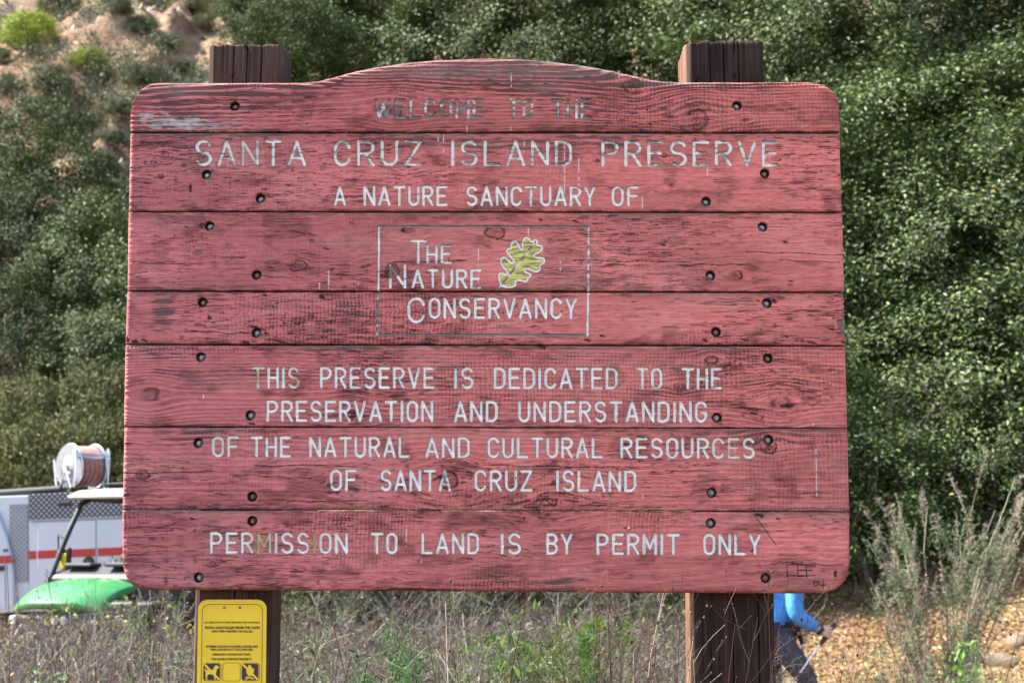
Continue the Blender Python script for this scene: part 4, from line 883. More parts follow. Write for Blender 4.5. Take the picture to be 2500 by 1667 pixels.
def feathery(name, px, py, d, h, w_, n, m, label, cat, seed, L=.05, W=.004, per=60, group=None, lean=.5, jit=.02, stem=None):
    x, z = bp(px, py, d); g = float(G(x, d)); e = empty(name, (x, d, g), label=label, cat=cat, group=group); rs = np.random.RandomState(seed)
    base = np.stack([rs.normal(size=n) * w_ * .25, rs.normal(size=n) * w_ * .25, np.zeros(n)], -1)
    P, Rd = stems(seed, base, z - g if h is None else h, lean, .003, 7, .09); Q, Rq = twigs(seed + 1, P, Rd, 6, .16, .8, 4, .15, .4)
    link('stem', npmesh('stem', *join([tubes(P, Rd), tubes(Q, Rq)])[:2]), e, (stem or m,))
    V, F = along(seed + 2, np.concatenate([P[:, -4:], Q]) if P.shape[1] >= 4 else Q, per, L, W, jit, .1)
    link('foliage', npmesh('foliage', V, F, False), e, (m,)); return e
feathery('feathery_plant', 925, 1600, 4.9, None, .20, 30, fernleaf, 'dark green feathery plant at the lower border right of the yellow notice', 'plant', 400, .045, .0045, 60, lean=.22)
feathery('feathery_plant', 735, 1560, 5.2, None, .22, 16, palegreen, 'pale green feathery plant beside the post with the yellow notice', 'plant', 410, .05, .0035, 18, lean=.25)
feathery('feathery_plant', 700, 1460, 6.2, None, .22, 6, palegreen, 'tall pale silvery plant rising by the post with the yellow notice', 'plant', 420, .03, .006, 8, lean=.18, stem=greytwig)
feathery('feathery_plant', 1370, 1510, 8.6, None, .45, 40, limeleaf, 'bright green soft plant under the middle of the sign', 'plant', 430, .07, .008, 14, lean=.25)
feathery('feathery_plant', 1060, 1600, 5.6, None, .3, 14, sageleaf, 'grey-green leafy plant at the lower border under the logo frame', 'plant', 440, .04, .010, 8, lean=.3)
feathery('leafy_plant', 2450, 1585, 8.6, None, .7, 40, limeleaf, 'leafy bright green plant in the lower right corner', 'plant', 450, .045, .028, 9, lean=.35, stem=greytwig, jit=.03)
feathery('leafy_plant', 325, 1455, 11.5, None, .5, 24, limeleaf, 'yellow-green leafy plant under the lower left corner of the sign', 'plant', 460, .045, .03, 6, lean=.3, stem=greytwig, jit=.03)
feathery('leafy_plant', 430, 1620, 7.5, None, .5, 22, palegreen, 'green leafy plant at the lower border left of the yellow notice', 'plant', 470, .04, .02, 6, lean=.3, stem=greytwig, jit=.03)
feathery('leafy_plant', 1250, 1560, 7, None, .3, 10, limeleaf, 'sparse plant with light green leaves under the middle of the sign', 'plant', 480, .05, .02, 3, lean=.2, stem=greytwig, jit=.03)
# arching sagebrush on the bank at the right
x, z = bp(2290, 1560, 12.6); g = float(G(x, 12.6)); e = empty('sagebrush', (x, 12.6, g), label='big sagebrush with arching bristly grey branches and pale green tufts on the bank', cat='shrub')
rs = np.random.RandomState(500); tips = [(2190, 1205), (2180, 1260), (2140, 1285), (2125, 1330), (2120, 1410), (2380, 1205), (2480, 1165), (2500, 1215), (2495, 1280), (2470, 1330), (2290, 1265), (2350, 1270), (2230, 1300), (2170, 1370), (2430, 1250), (2530, 1240), (2110, 1450), (2440, 1400), (2260, 1240), (2410, 1300), (2560, 1190), (2330, 1330), (2200, 1400), (2500, 1400)]
Pm = []
for i, (tx, ty) in enumerate(tips):
    T_ = np.array(P3(tx, ty, 12.6 + rs.uniform(-.5, .5))) - np.array([x, 12.6, g]); B_ = np.array([rs.normal() * .10, rs.normal() * .1, -.02]); t_ = np.linspace(0, 1, 12)[:, None]
    mid = B_ + (T_ - B_) * .5 + np.array([-(T_[0]) * .22, 0, .16]); Pm.append((1 - t_) ** 2 * B_ + 2 * t_ * (1 - t_) * mid + t_ ** 2 * T_ + rs.normal(size=(12, 3)) * .006)
P = np.array(Pm); Rd = .0065 * np.linspace(1, .35, 12)[None, :] + np.zeros((len(P), 1)); Q, Rq = twigs(501, P, Rd, 8, .36, .32, 7, .08, .15, .6, .1)
A = np.concatenate([P[:, 3::1][:, :7], Q]); RA = np.concatenate([Rd[:, 3:10], Rq]); S_, Rs = twigs(502, A, RA, 85, .034, 1.2, 3, .2, .15, .40, .2)
link('branch', npmesh('branch', *join([tubes(P, Rd, 5), tubes(Q, Rq, 4), tubes(S_, np.maximum(Rs, .0019), 3)])[:2]), e, (leafmat('sage_branch', [(0, (.13, .11, .08)), (.5, (.28, .24, .18)), (1, (.50, .45, .34))], 0, .9, .2),))
k = rs.rand(len(Q)) < .42; V, F = along(503, Q[k][:, :5], 85, .045, .008, .04, .0); link('foliage', npmesh('foliage', V, F, False), e, (palegreen,))
for i, (px, py, d) in enumerate([(2200, 1540, 11.5), (2120, 1500, 13.6), (2330, 1500, 12.0), (2380, 1560, 11.0)]):
    feathery('feathery_plant', px, py, d, None, .3, 12, palegreen, ['pale feathery plant under the left side of the big sagebrush', 'pale feathery plant right of the walking person', 'pale feathery plant beneath the right side of the sagebrush', 'pale feathery plant left of the corner leafy plant'][i], 'plant', 520 + 10 * i, .05, .005, 12, lean=.3, stem=greytwig)
# stones on the bank
for i, (px, py, d, r) in enumerate([(2445, 1455, 15.5, .16), (2490, 1430, 16.0, .14)]):
    me = bpy.data.meshes.new('rock'); bm = bmesh.new(); bmesh.ops.create_icosphere(bm, subdivisions=3, radius=r)
    for v in bm.verts: v.co = Vector((v.co.x * 1.35, v.co.y, v.co.z * .75)) * (1 + .5 * (float(vnoise(v.co.x * 9 + i * 7 + v.co.z * 5, v.co.y * 9 + v.co.z * 6, 60)) - .5))
    bm.to_mesh(me); bm.free(); xx, zz_ = bp(px, py, d)
    o = link('rock', me, None, (mat('tan_rock', (.15, .11, .075), .9, var=.3, scale=9, bump=.8, bscale=22),)); o.location = (xx, d, float(G(xx, d)) - .03); o.rotation_euler = (.2, .3, i)
    tag(o, ['slanting tan stone in the leaf litter right of the sagebrush', 'greyish stone at the right border above the leaf litter'][i], 'rock')

# ================================================================== YELLOW NOTICE ON THE LEFT POST
NY = DB + THICK - .0045                                   # face of the metal sheet
def npx(cx, cy): return bp(440 + cx / 6.617, 1430 + cy / 6.617, NY)
notice = empty('warning_notice', (0, NY, 0), label='yellow metal warning notice with black text and pictograms on the left post', cat='notice')
yel = mat('yellow_enamel', (0.80, 0.53, 0.020), .42, var=.07, scale=14, spec=.4); blk = mat('black_print', (.02, .018, .02), .55, var=.1)
nav = mat('dark_blue_print', (.022, .022, .045), .5, var=.1); ghost = mat('faded_print', (.80, .68, .25), .5, var=.1)
def rrect(x0, z0, x1, z1, r, n=8):
    p = []
    for cx, cz, a in ((x1 - r, z1 - r, 0), (x0 + r, z1 - r, 90), (x0 + r, z0 + r, 180), (x1 - r, z0 + r, 270)):
        p += [(cx + r * math.cos(R(a + 90 * k / n)), cz + r * math.sin(R(a + 90 * k / n))) for k in range(n + 1)]
    return p
(xa, za) = npx(291, 218); (xb_, _) = npx(1397, 218); zb_ = za - .46; LEANN = (npx(270, 1560)[0] - xa) / (npx(270, 1560)[1] - za)
def nf(a, z, d): return Vector((a + (z - za) * LEANN, d, z))
mb = MB(); mb.prism(rrect(xa, zb_, xb_, za, .0215), nf, 0, .002); mb.build('panel', yel, notice)
def ring_(name, outer, inner, m, d0=-.0006):
    mb = MB(); n = len(outer); V = [nf(a, b, d0) for a, b in outer] + [nf(a, b, d0) for a, b in inner]; mb.add(V, [(i, (i + 1) % n, n + (i + 1) % n, n + i) for i in range(n)])
    V = [nf(a, b, 0) for a, b in outer]; k = len(mb.v); mb.add(V, []); mb.f += [(i, (i + 1) % n, k + (i + 1) % n, k + i) for i in range(n)]
    return mb.build(name, m, notice)
def inset(x0, z0, x1, z1, r, t): return rrect(x0, z0, x1, z1, r), rrect(x0 + t, z0 + t, x1 - t, z1 - t, max(.001, r - t))
ix0, iz1 = npx(354, 292); ix1 = npx(1334, 292)[0]
ring_('border_line', *inset(ix0, zb_ + .011, ix1, iz1, .0165, .0011), blk)
for k, cx in enumerate((710, 964)):
    x, z = npx(cx, 346); mb = MB(); mb.tube([(x, 0, z), (x, -.0015, z)], [.0034, .0030], 14); mb.build('screw', rustm, notice)
def textmesh(name, txt, cx0, cx1, cyt, cyb, m, bold=.018, label=None):
    c = bpy.data.curves.new(name, 'FONT'); c.body = txt; c.size = 1; c.offset = bold; c.extrude = 0; c.space_character = 1.04
    o = bpy.data.objects.new(name, c); COL.objects.link(o); dg = bpy.context.evaluated_depsgraph_get(); dg.update()
    me = bpy.data.meshes.new_from_object(o.evaluated_get(dg)); bpy.data.objects.remove(o); bpy.data.curves.remove(c)
    co_ = np.empty(len(me.vertices) * 3, np.float32); me.vertices.foreach_get('co', co_); co_ = co_.reshape(-1, 3)
    (x0, z1), (x1, z0) = npx(cx0, cyt), npx(cx1, cyb); mn, mx_ = co_.min(0), co_.max(0)
    a = x0 + (co_[:, 0] - mn[0]) / (mx_[0] - mn[0]) * (x1 - x0) ; z = z0 + (co_[:, 1] - mn[1]) / (mx_[1] - mn[1]) * (z1 - z0)
    out = np.stack([a, np.full(len(a), -.0007), z], -1).astype(np.float32); me.vertices.foreach_set('co', out.ravel()); me.update()
    me.name = name; o = link(name, me, notice, (m,)); return tag(o, label)
for t_, x0, x1, y0, y1 in (('NO RESCUE OR OTHER SERVICES ARE AVAILABLE.', 394, 1290, 570, 600), ('PEOPLE HAVE FALLEN FROM THE CLIFFS', 400, 1284, 648, 692), ('AND BEEN INJURED OR KILLED.', 503, 1178, 710, 756),
                           ('EXTREME CAUTION IS ADVISED ASHORE AND', 416, 1255, 955, 992), ('BEING ASHORE IS AT YOU OWN RISK.', 490, 1178, 1005, 1042), ('UNMARKED HAZARDS MAY EXIST.', 516, 1146, 1084, 1118), ('THE ISLAND IS PRIVATE PROPERTY.', 500, 1162, 1158, 1196)):
    textmesh('lettering', t_, x0, x1, y0, y1, blk, .040 if y0 > 640 else .030, 'line reading ' + t_.rstrip('.'))
def flat(name, polys, m, d0, parent=notice, label=None):
    mb = MB()
    for q in polys: mb.prism([npx(*c) for c in q], lambda a, z, d: Vector((a, d, z)), d0 - .0004, d0)
    return tag(mb.build(name, m, parent), label)
DOG = [(395, 1330), (408, 1322), (412, 1345), (432, 1352), (470, 1345), (520, 1350), (545, 1325), (552, 1295), (572, 1278), (598, 1276), (612, 1296), (634, 1300), (634, 1316), (606, 1330), (592, 1348), (585, 1400), (572, 1440), (568, 1485), (578, 1500), (580, 1510), (555, 1510), (552, 1470), (538, 1432), (500, 1420), (458, 1422), (440, 1445), (432, 1490), (442, 1502), (442, 1512), (416, 1512), (414, 1460), (408, 1420), (414, 1385), (400, 1360)]
FLAME = [(1105, 1440), (1072, 1400), (1070, 1360), (1090, 1330), (1098, 1290), (1118, 1262), (1150, 1290), (1165, 1330), (1180, 1318), (1196, 1350), (1190, 1390), (1172, 1412), (1140, 1440)]
LOGS = [[(1062, 1462), (1150, 1470), (1190, 1486), (1188, 1504), (1150, 1494), (1060, 1482)], [(1050, 1490), (1078, 1484), (1082, 1502), (1052, 1506)], [(1072, 1448), (1112, 1436), (1168, 1440), (1166, 1452), (1100, 1452)]]
for (x0, y0, x1, y1), nm, lb in (((365, 1235, 658, 1530), 'pictogram', 'crossed out dog symbol'), ((675, 1235, 968, 1532), 'pictogram', 'faded empty symbol square'), ((985, 1236, 1280, 1530), 'pictogram', 'crossed out campfire symbol')):
    e = bpy.data.objects.new(nm, None); COL.objects.link(e); e.parent = notice; e['label'] = lb
    (ax, az), (bx, bz) = npx(x0, y1), npx(x1, y0)
    o = ring_('outline', *inset(ax, az, bx, bz, .0065, .0008), blk); o.parent = e
    if 'empty' in lb: continue
    q = [npx(x0 + 14, y1 - 14), npx(x1 - 14, y0 + 14)]; mb = MB(); mb.prism(rrect(q[0][0], q[0][1], q[1][0], q[1][1], .0050), lambda a, z, d: Vector((a, d, z)), -.0006, -.0001); mb.build('ground_square', nav, e)
    flat('symbol', [DOG] if 'dog' in lb else [FLAME] + LOGS, yel, -.0009, e)
    flat('slash', [[(x0 + 14, y0 + 34), (x0 + 40, y0 + 14), (x1 - 14, y1 - 34), (x1 - 40, y1 - 14)]], yel, -.0012, e)

# ================================================================== FIRE TRUCK
white = mat('white_truck_paint', (.43, .47, .55), .28, var=.04, scale=2, spec=.5, coat=.4); redp = mat('red_stripe', (.36, .016, .014), .35, var=.08, coat=.3)  # truck white has the blue sky reflection mixed into its colour
black = mat('black_rubber', (.018, .018, .020), .6, var=.3); dgrey = mat('dark_grey_plastic', (.045, .047, .052), .55, var=.15, bump=.2); chrome = mat('polished_aluminium', (.72, .73, .75), .25, .9, var=.1)
alu = mat('brushed_aluminium', (.24, .25, .28), .45, .4, var=.1, scale=20); hose = mat('pink_red_hose', (.38, .155, .135), .6, var=.3, scale=20); glass = mat('dark_glass', (.03, .035, .04), .08, spec=.8, var=.1)
def diamond():
    m, t, b = newmat('diamond_plate'); tc = t.nodes.new('ShaderNodeTexCoord'); mp = t.nodes.new('ShaderNodeMapping'); mp.inputs['Rotation'].default_value = (0, R(45), 0); mp.inputs['Scale'].default_value = (22, 1, 22)
    ch = t.nodes.new('ShaderNodeTexVoronoi'); ch.inputs['Scale'].default_value = 1.0; ch.inputs['Randomness'].default_value = 0.0; ch.distance = 'CHEBYCHEV'
    t.links.new(tc.outputs['Object'], mp.inputs[0]); t.links.new(mp.outputs[0], ch.inputs['Vector'])
    r = t.nodes.new('ShaderNodeValToRGB'); r.color_ramp.elements[0].position = .16; r.color_ramp.elements[0].color = (.34, .36, .42, 1); r.color_ramp.elements[1].position = .30; r.color_ramp.elements[1].color = (.045, .048, .062, 1)
    t.links.new(ch.outputs['Distance'], r.inputs[0]); t.links.new(r.outputs[0], b.inputs['Base Color']); b.inputs['Metallic'].default_value = .5; b.inputs['Roughness'].default_value = .35
    return m
dia = diamond()
def meshplate():
    m, t, b = newmat('perforated_plate'); tc = t.nodes.new('ShaderNodeTexCoord'); mp = t.nodes.new('ShaderNodeMapping'); mp.inputs['Rotation'].default_value = (0, R(45), 0); mp.inputs['Scale'].default_value = (24, 1, 24)
    ch = t.nodes.new('ShaderNodeTexVoronoi'); ch.inputs['Scale'].default_value = 1; ch.inputs['Randomness'].default_value = 0; t.links.new(tc.outputs['Object'], mp.inputs[0]); t.links.new(mp.outputs[0], ch.inputs['Vector'])
    r = t.nodes.new('ShaderNodeValToRGB'); r.color_ramp.elements[0].position = .26; r.color_ramp.elements[0].color = (.10, .11, .13, 1); r.color_ramp.elements[1].position = .36; r.color_ramp.elements[1].color = (.24, .26, .30, 1)
    t.links.new(ch.outputs['Distance'], r.inputs[0]); t.links.new(r.outputs[0], b.inputs['Base Color']); b.inputs['Roughness'].default_value = .4; b.inputs['Metallic'].default_value = .2
    return m
perf = meshplate()
TD = 20.6
truck = empty('fire_truck', ((165 / 2.35 - 1230) / FPX * TD, TD, float(G(-5, TD)) - .05), label='white fire truck with red stripe, diamond plate top and a hose reel', cat='fire truck'); truck.rotation_euler = (0, R(-2.3), R(-4))
TS = TD / FPX / 2.35; TZ0 = truck.location.z
def tq(cx, cy): return (cx - 165) * TS, CAMZ + (353 - cy / 2.35) / (FPX / TD) - TZ0
def tbox(mb, cx0, cy0, cx1, cy1, d0, d1):
    (x0, z1), (x1, z0) = tq(cx0, cy0), tq(cx1, cy1); mb.box(((x0 + x1) / 2, (d0 + d1) / 2, (z0 + z1) / 2), (x1 - x0, d1 - d0, z1 - z0))
BW = 2.2                                                   # body width, away from the camera
m_ = MB(); tbox(m_, 165, 636, 1640, 1150, 0, BW); tbox(m_, -120, 490, 163, 1150, .02, BW - .02); m_.build('body', white, truck, bevel=.012)
m_ = MB(); tbox(m_, 167, 486, 1640, 634, -.02, .55); tbox(m_, 167, 486, 1640, 634, BW - .55, BW); dp = m_.build('toolbox', dia, truck, bevel=.008)
m_ = MB(); tbox(m_, 340, 536, 415, 562, -.045, -.021); m_.build('handle', black, dp, bevel=.01)
m_ = MB(); tbox(m_, 166, 631, 1640, 641, -.03, -.021); m_.build('trim_strip', alu, truck)
m_ = MB(); tbox(m_, 52, 540, 158, 980, .004, .018); m_.build('perforated_panel', perf, truck)
for c0, c1 in ((218, 556), (566, 900), (912, 1250)):
    m_ = MB(); tbox(m_, c0, 648, c1, 1130, -.016, -.001); dd = m_.build('locker_door', white, truck, bevel=.006)
    m_ = MB(); tbox(m_, c0 + 2, 808, c1 - 2, 854, -.0185, -.0165); m_.build('stripe', redp, dd)
    if c0 == 218:
        (hx, hz) = tq(515, 885); m_ = MB(); m_.tube([(hx, -.016, hz), (hx, -.04, hz)], [.068, .064], 24); m_.build('filler_cap', black, dd); m_ = MB(); m_.tube([(hx, -.04, hz), (hx, -.047, hz)], [.035, .03], 18); m_.build('cap_knob', dgrey, dd)
m_ = MB(); tbox(m_, 166, 808, 208, 854, -.006, -.001); m_.build('stripe', redp, truck)
m_ = MB(); m_.tube([Vector((tq(c, y)[0], .15, tq(c, y)[1])) for c, y in ((-260, 474), (0, 472), (160, 468), (330, 464))], .052, 12); m_.build('hose_tray_rail', black, truck, True)
m_ = MB(); m_.tube([Vector((tq(c, y)[0], .15, tq(c, y)[1])) for c, y in ((590, 447), (900, 447), (1600, 447))], .02, 10); m_.build('grab_rail', black, truck, True)
m_ = MB(); tbox(m_, 60, 440, 200, 458, .5, .9); tbox(m_, 85, 434, 175, 440, .55, .85); m_.build('roof_vent', white, truck, bevel=.01)
# cab: side profile extruded
prof = [(-1200, 1150), (-1200, 880), (-1160, 850), (-760, 815), (-560, 590), (-500, 560), (-60, 550), (-12, 575), (14, 640), (45, 720), (72, 830), (86, 950), (92, 1150)]
m_ = MB(); m_.prism([tq(*q) for q in prof], lambda a, z, d: Vector((a, d, z)), -.05, BW - .15); cab = m_.build('cab', white, truck, bevel=.03, seg=3)
m_ = MB(); m_.prism([tq(*q) for q in [(-700, 805), (-520, 612), (-330, 600), (-330, 800)]], lambda a, z, d: Vector((a, d, z)), -.058, -.047); m_.prism([tq(*q) for q in [(-300, 798), (-300, 600), (-80, 592), (-40, 660), (-15, 780)]], lambda a, z, d: Vector((a, d, z)), -.058, -.047); m_.build('side_window', glass, cab)
m_ = MB(); m_.prism([tq(*q) for q in [(-190, 1130), (-190, 830), (28, 822), (36, 900), (40, 1130)]], lambda a, z, d: Vector((a, d, z)), -.066, -.052); cd = m_.build('door', white, cab, bevel=.008)
m_ = MB(); tbox(m_, -26, 882, 36, 914, -.10, -.067); m_.build('handle', black, cd, bevel=.012)
m_ = MB(); m_.prism([tq(*q) for q in [(-900, 842), (30, 828), (31, 872), (-900, 884)]], lambda a, z, d: Vector((a, d, z)), -.0695, -.0665); m_.prism([tq(*q) for q in [(34, 830), (72, 826), (80, 872), (35, 874)]], lambda a, z, d: Vector((a, d, z)), -.0555, -.0515); m_.build('stripe', redp, cab)
m_ = MB(); tbox(m_, 25, 792, 55, 806, -.060, -.0515); m_.build('side_marker', dgrey, cab)
def wheel(parent, x, y, r, w_, name='wheel'):
    e = bpy.data.objects.new(name, None); COL.objects.link(e); e.parent = parent; e.location = (x, y, r)
    m_ = MB(); pr = [(r * .62, -w_ / 2), (r * .92, -w_ / 2), (r, -w_ * .36), (r, w_ * .36), (r * .92, w_ / 2), (r * .62, w_ / 2)]; n = 36
    V = [Vector((q * math.cos(6.2832 * k / n), o_, q * math.sin(6.2832 * k / n))) for k in range(n) for q, o_ in pr]; m_.add(V, [(k * 6 + j, k * 6 + (j + 1) % 6, ((k + 1) % n) * 6 + (j + 1) % 6, ((k + 1) % n) * 6 + j) for k in range(n) for j in range(6)]); m_.build('tyre', black, e, True)
    m_ = MB(); m_.tube([(0, -w_ * .42, 0), (0, -w_ * .2, 0), (0, w_ * .2, 0), (0, w_ * .42, 0)], [r * .60, r * .42, r * .42, r * .60], 24); m_.tube([(0, -w_ * .46, 0), (0, w_ * .46, 0)], r * .16, 12); m_.build('rim', alu, e, True)
for x_ in (-2.05, 1.35):
    for y_ in (.10, BW - .25): wheel(truck, x_, y_, .42, .26)
m_ = MB(); m_.box((.2, BW / 2, .62), (5.0, BW * .55, .16)); m_.build('chassis', black, truck)
# hose reel on the roof: a thing carried by the truck bolted to it -> part of the truck
reel = bpy.data.objects.new('hose_reel', None); COL.objects.link(reel); reel.parent = truck
(rx, rz) = tq(392, 322); reel.scale = (.92,) * 3; reel.location = (rx, .55, rz); reel.rotation_euler = (0, 0, R(54))
RL, RR = .385, .283
def disc(xc):
    m_ = MB(); m_.tube([(xc - .012, 0, 0), (xc + .012, 0, 0)], [RR, RR], 48); m_.tube([(xc - .02 if xc < 0 else xc + .02, 0, 0), (xc, 0, 0)], [RR * .46, RR * .62], 32)
    V = []; n = 48
    o = m_.build('flange', alu, reel, True)
    m2 = MB(); m2.tube([(xc, RR * math.cos(6.2832 * k / n), RR * math.sin(6.2832 * k / n)) for k in range(n + 1)], .013, 6, False); m2.build('rim_bead', chrome, o, True)
disc(-RL / 2); disc(RL / 2)
m_ = MB(); m_.tube([(-RL / 2 - .09, 0, 0), (RL / 2 + .09, 0, 0)], .03, 14); m_.tube([(-RL / 2 - .05, 0, 0), (-RL / 2 - .02, 0, 0)], [.08, .11], 20); m_.build('axle', chrome, reel, True)
m_ = MB(); pts = []; hx = random.Random(5)
for lay, (rr_, off) in enumerate(((.165, 0), (.205, .02), (.24, 0))):
    N_ = 9
    for k in range(N_ * 28 + 1):
        t_ = k / (N_ * 28); xx = (-1 if lay % 2 else 1) * (-RL / 2 + .03 + (RL - .06) * t_); a = 2 * math.pi * k / 28
        wv = .010 * math.sin(a * .5 + lay) + hx.uniform(-.002, .002)
        pts.append((xx + .014 * math.sin(a + lay * 2), (rr_ + wv) * math.cos(a), (rr_ + wv) * math.sin(a)))
m_.tube(pts, .021, 7); m_.build('hose_coil', hose, reel, True)
m_ = MB()
for xs in (-1, 1):
    x0 = xs * (RL / 2 + .07)
    m_.box((x0, 0, -.03), (.02, .07, .10)); m_.tube([(x0, 0, 0), (x0, -.12, -.29)], .012, 6); m_.tube([(x0, 0, 0), (x0, .12, -.29)], .012, 6); m_.tube([(x0, -.19, -.29), (x0, -.24, .10), (x0, -.22, .14)], .014, 8); m_.tube([(x0, .19, -.29), (x0, .24, .10)], .014, 8)
    m_.tube([(x0, -.22, .12), (x0, -.22, .20)], .034, 12); m_.tube([(x0, -.22, .20), (x0, -.22, .225)], .02, 12)
m_.tube([(-RL / 2 - .07, -.235, .10), (RL / 2 + .07, -.235, .10)], .02, 12); m_.tube([(-RL / 2 - .07, -.235, .15), (RL / 2 + .07, -.235, .15)], .012, 12); m_.build('roller_frame', chrome, reel, True)
m_ = MB(); m_.box((-RL / 2 - .055, -.05, -.235), (.02, .30, .10)); rf = m_.build('bracket_plate', mat('painted_bracket', (.11, .115, .125), .5), reel, bevel=.008)
m_ = MB()
for q in range(5): m_.box((-RL / 2 - .067, -.19 + .07 * q, -.20), (.003, .04, .030))
m_.box((-RL / 2 - .067, -.08, -.275), (.003, .07, .06)); m_.build('bracket_slots', dgrey, rf)

# ================================================================== GREEN UTILITY VEHICLE
UY = 17.85; ux = (174 - 1250) / FPX * 16.6 + .33
utv = empty('utility_vehicle', (ux, UY, float(G(ux, UY))), label='green utility vehicle with black windscreen posts and pale roof, parked before the fire truck', cat='utility vehicle'); utv.rotation_euler = (0, 0, math.atan2(-.93, -.38)); utv.scale = (1, .8, 1)
UZ = .02
green = mat('green_plastic', (.035, .20, .06), .35, var=.05, coat=.3, spec=.5); roofm = mat('pale_roof_plastic', (.45, .46, .48), .4, var=.05); amber = mat('yellow_reflector', (.62, .40, .02), .3, var=.1); lampm = mat('headlamp_glass', (.75, .82, .85), .12, var=.05, spec=.8)
# hood: lofted surface x forward, y left, crowned, with a drooping nose
def hood_z(x, y):
    t_ = (x - .62) / .80; e = abs(y) / .66
    return 1.08 - .07 * t_ - .17 * t_ ** 3 - .085 * e ** 3 - (.03 if .25 < e < .5 else 0) * (1 - t_) * .6
nx_, ny_ = 26, 36; V = []
for i in range(nx_):
    for j in range(ny_):
        y = -1 + 2 * j / (ny_ - 1); t_ = i / (nx_ - 1); xx = .62 + (.80 - .20 * abs(y) ** 2.4) * t_; yy = y * (.66 - .03 * t_); V.append((xx, yy, hood_z(.62 + .8 * t_, yy)))
Fh = [(i * ny_ + j, (i + 1) * ny_ + j, (i + 1) * ny_ + j + 1, i * ny_ + j + 1) for i in range(nx_ - 1) for j in range(ny_ - 1)]
m_ = MB(); m_.add(V, Fh); o = m_.build('hood', green, utv, True); sd_ = o.modifiers.new('solid', 'SOLIDIFY'); sd_.thickness = .07; sd_.offset = -1
m_ = MB(); m_.box((1.03, 0, .54), (.60, 1.10, .38)); nose = m_.build('front_grille', dgrey, utv, bevel=.03)
for y in (-.50, .10, .24):
    m_ = MB(); m_.tube([(1.32, y, .68), (1.36, y, .68), (1.37, y, .675)], [.045, .042, .02], 18); m_.build('headlight', lampm, nose, True)
m_ = MB(); m_.prism([(.68, 1.06), (.64, 1.10), (.42, 1.19), (.28, 1.17), (.24, .9), (.60, .85)], lambda a, z, d: Vector((a, d, z)), -.64, .64); m_.box((.50, .30, 1.20), (.22, .34, .05)); m_.box((.50, -.28, 1.195), (.20, .40, .04)); m_.build('dashboard', dgrey, utv, bevel=.025)
m_ = MB(); c_ = Vector((.20, .30, 1.28)); m_.tube([c_ + Vector((.07 * math.sin(a) * -1, .17 * math.cos(a), .155 * math.sin(a))) for a in [2 * math.pi * k / 28 for k in range(29)]], .014, 8, False); m_.tube([c_, (.34, .30, 1.24)], .02, 8); m_.tube([c_ + Vector((0, -.16, 0)), c_ + Vector((0, .16, 0))], .012, 6); m_.build('steering_wheel', black, utv, True)
m_ = MB()
for y in (-.62, .62):
    m_.tube([(.66, y, 1.06), (.44, y * .985, 1.45), (.22, y * .96, 1.80), (.10, y * .95, 1.86)], .030, 10); m_.tube([(-.62, y, .75), (-.60, y * .97, 1.82)], .028, 10); m_.tube([(.10, y * .95, 1.86), (-.60, y * .97, 1.86)], .026, 8); m_.tube([(.66, y, 1.06), (.62, y, .45)], .03, 8)
m_.tube([(.10, -.59, 1.86), (.10, .59, 1.86)], .024, 8); m_.tube([(-.60, -.6, 1.83), (-.60, .6, 1.83)], .024, 8); m_.build('roll_cage', black, utv, True)
m_ = MB(); m_.prism([(.34, 1.86), (.36, 1.885), (.15, 1.95), (-.30, 1.985), (-.72, 1.95), (-.76, 1.88)], lambda a, z, d: Vector((a, d, z)), -.70, .70); m_.build('roof', roofm, utv, bevel=.03, seg=3)
m_ = MB(); m_.tube([(.46, -.64, 1.46), (.42, -.74, 1.50), (.36, -.80, 1.46), (.36, -.79, 1.34), (.44, -.72, 1.27)], .010, 8); m_.build('mirror_arm', black, utv, True)
mm = MB(); mm.box((.47, -.56, 1.26), (.06, .12, .22)); mo = mm.build('mirror', black, utv, bevel=.025, seg=3)
mm = MB(); mm.box((.508, -.575, 1.235), (.012, .085, .15)); mm.build('reflector', amber, mo, bevel=.02, seg=3)
m_ = MB(); m_.box((-.25, 0, .72), (.52, 1.16, .20)); m_.box((-.50, 0, 1.05), (.12, 1.16, .52)); m_.build('bench_seat', black, utv, bevel=.05, seg=3)
m_ = MB(); m_.box((-.05, 0, .46), (1.5, 1.20, .10)); m_.build('floor_pan', dgrey, utv, bevel=.02)
m_ = MB(); m_.box((-1.06, 0, .74), (.82, 1.24, .05))
for y in (-.60, .60): m_.box((-1.06, y, .88), (.82, .04, .24))
for x_ in (-1.45, -.67): m_.box((x_, 0, .88), (.04, 1.16, .24))
m_.build('cargo_box', black, utv, bevel=.015)
for x_ in (1.0, -1.05):
    for y in (-.58, .58): wheel(utv, x_, y, .31, .26)

# ================================================================== WALKING PERSON
PD = 13.0; PS = PD / FPX
def q3(cx, cy, dy=0.0): x, z = bp(1800 + cx / 4.947, 1350 + cy / 4.947, PD); return Vector((x, dy, z))
px0 = 1.93; gz = float(G(px0, PD))
per_ = empty('person', (0, PD, 0), label='person in a bright blue jacket and grey trousers walking with poles behind the sign', cat='person')
skin = mat('skin', (.62, .36, .27), .55, var=.08); jack = mat('blue_jacket', (.06, .25, .58), .7, var=.22, scale=9, bump=1.0, bscale=16); trou = mat('grey_trousers', (.05, .05, .066), .75, var=.25, scale=9, bump=1.0, bscale=16); hairm = mat('grey_hair', (.25, .2, .17), .8, var=.2); shoe = mat('brown_boot', (.09, .06, .045), .7)
hip = Vector((px0 - .02, 0, gz + .97)); chest = hip + Vector((.10, 0, .30)); neck = hip + Vector((.17, 0, .52)); head = neck + Vector((.05, 0, .12)); crown_ = head + Vector((.02, 0, .15))
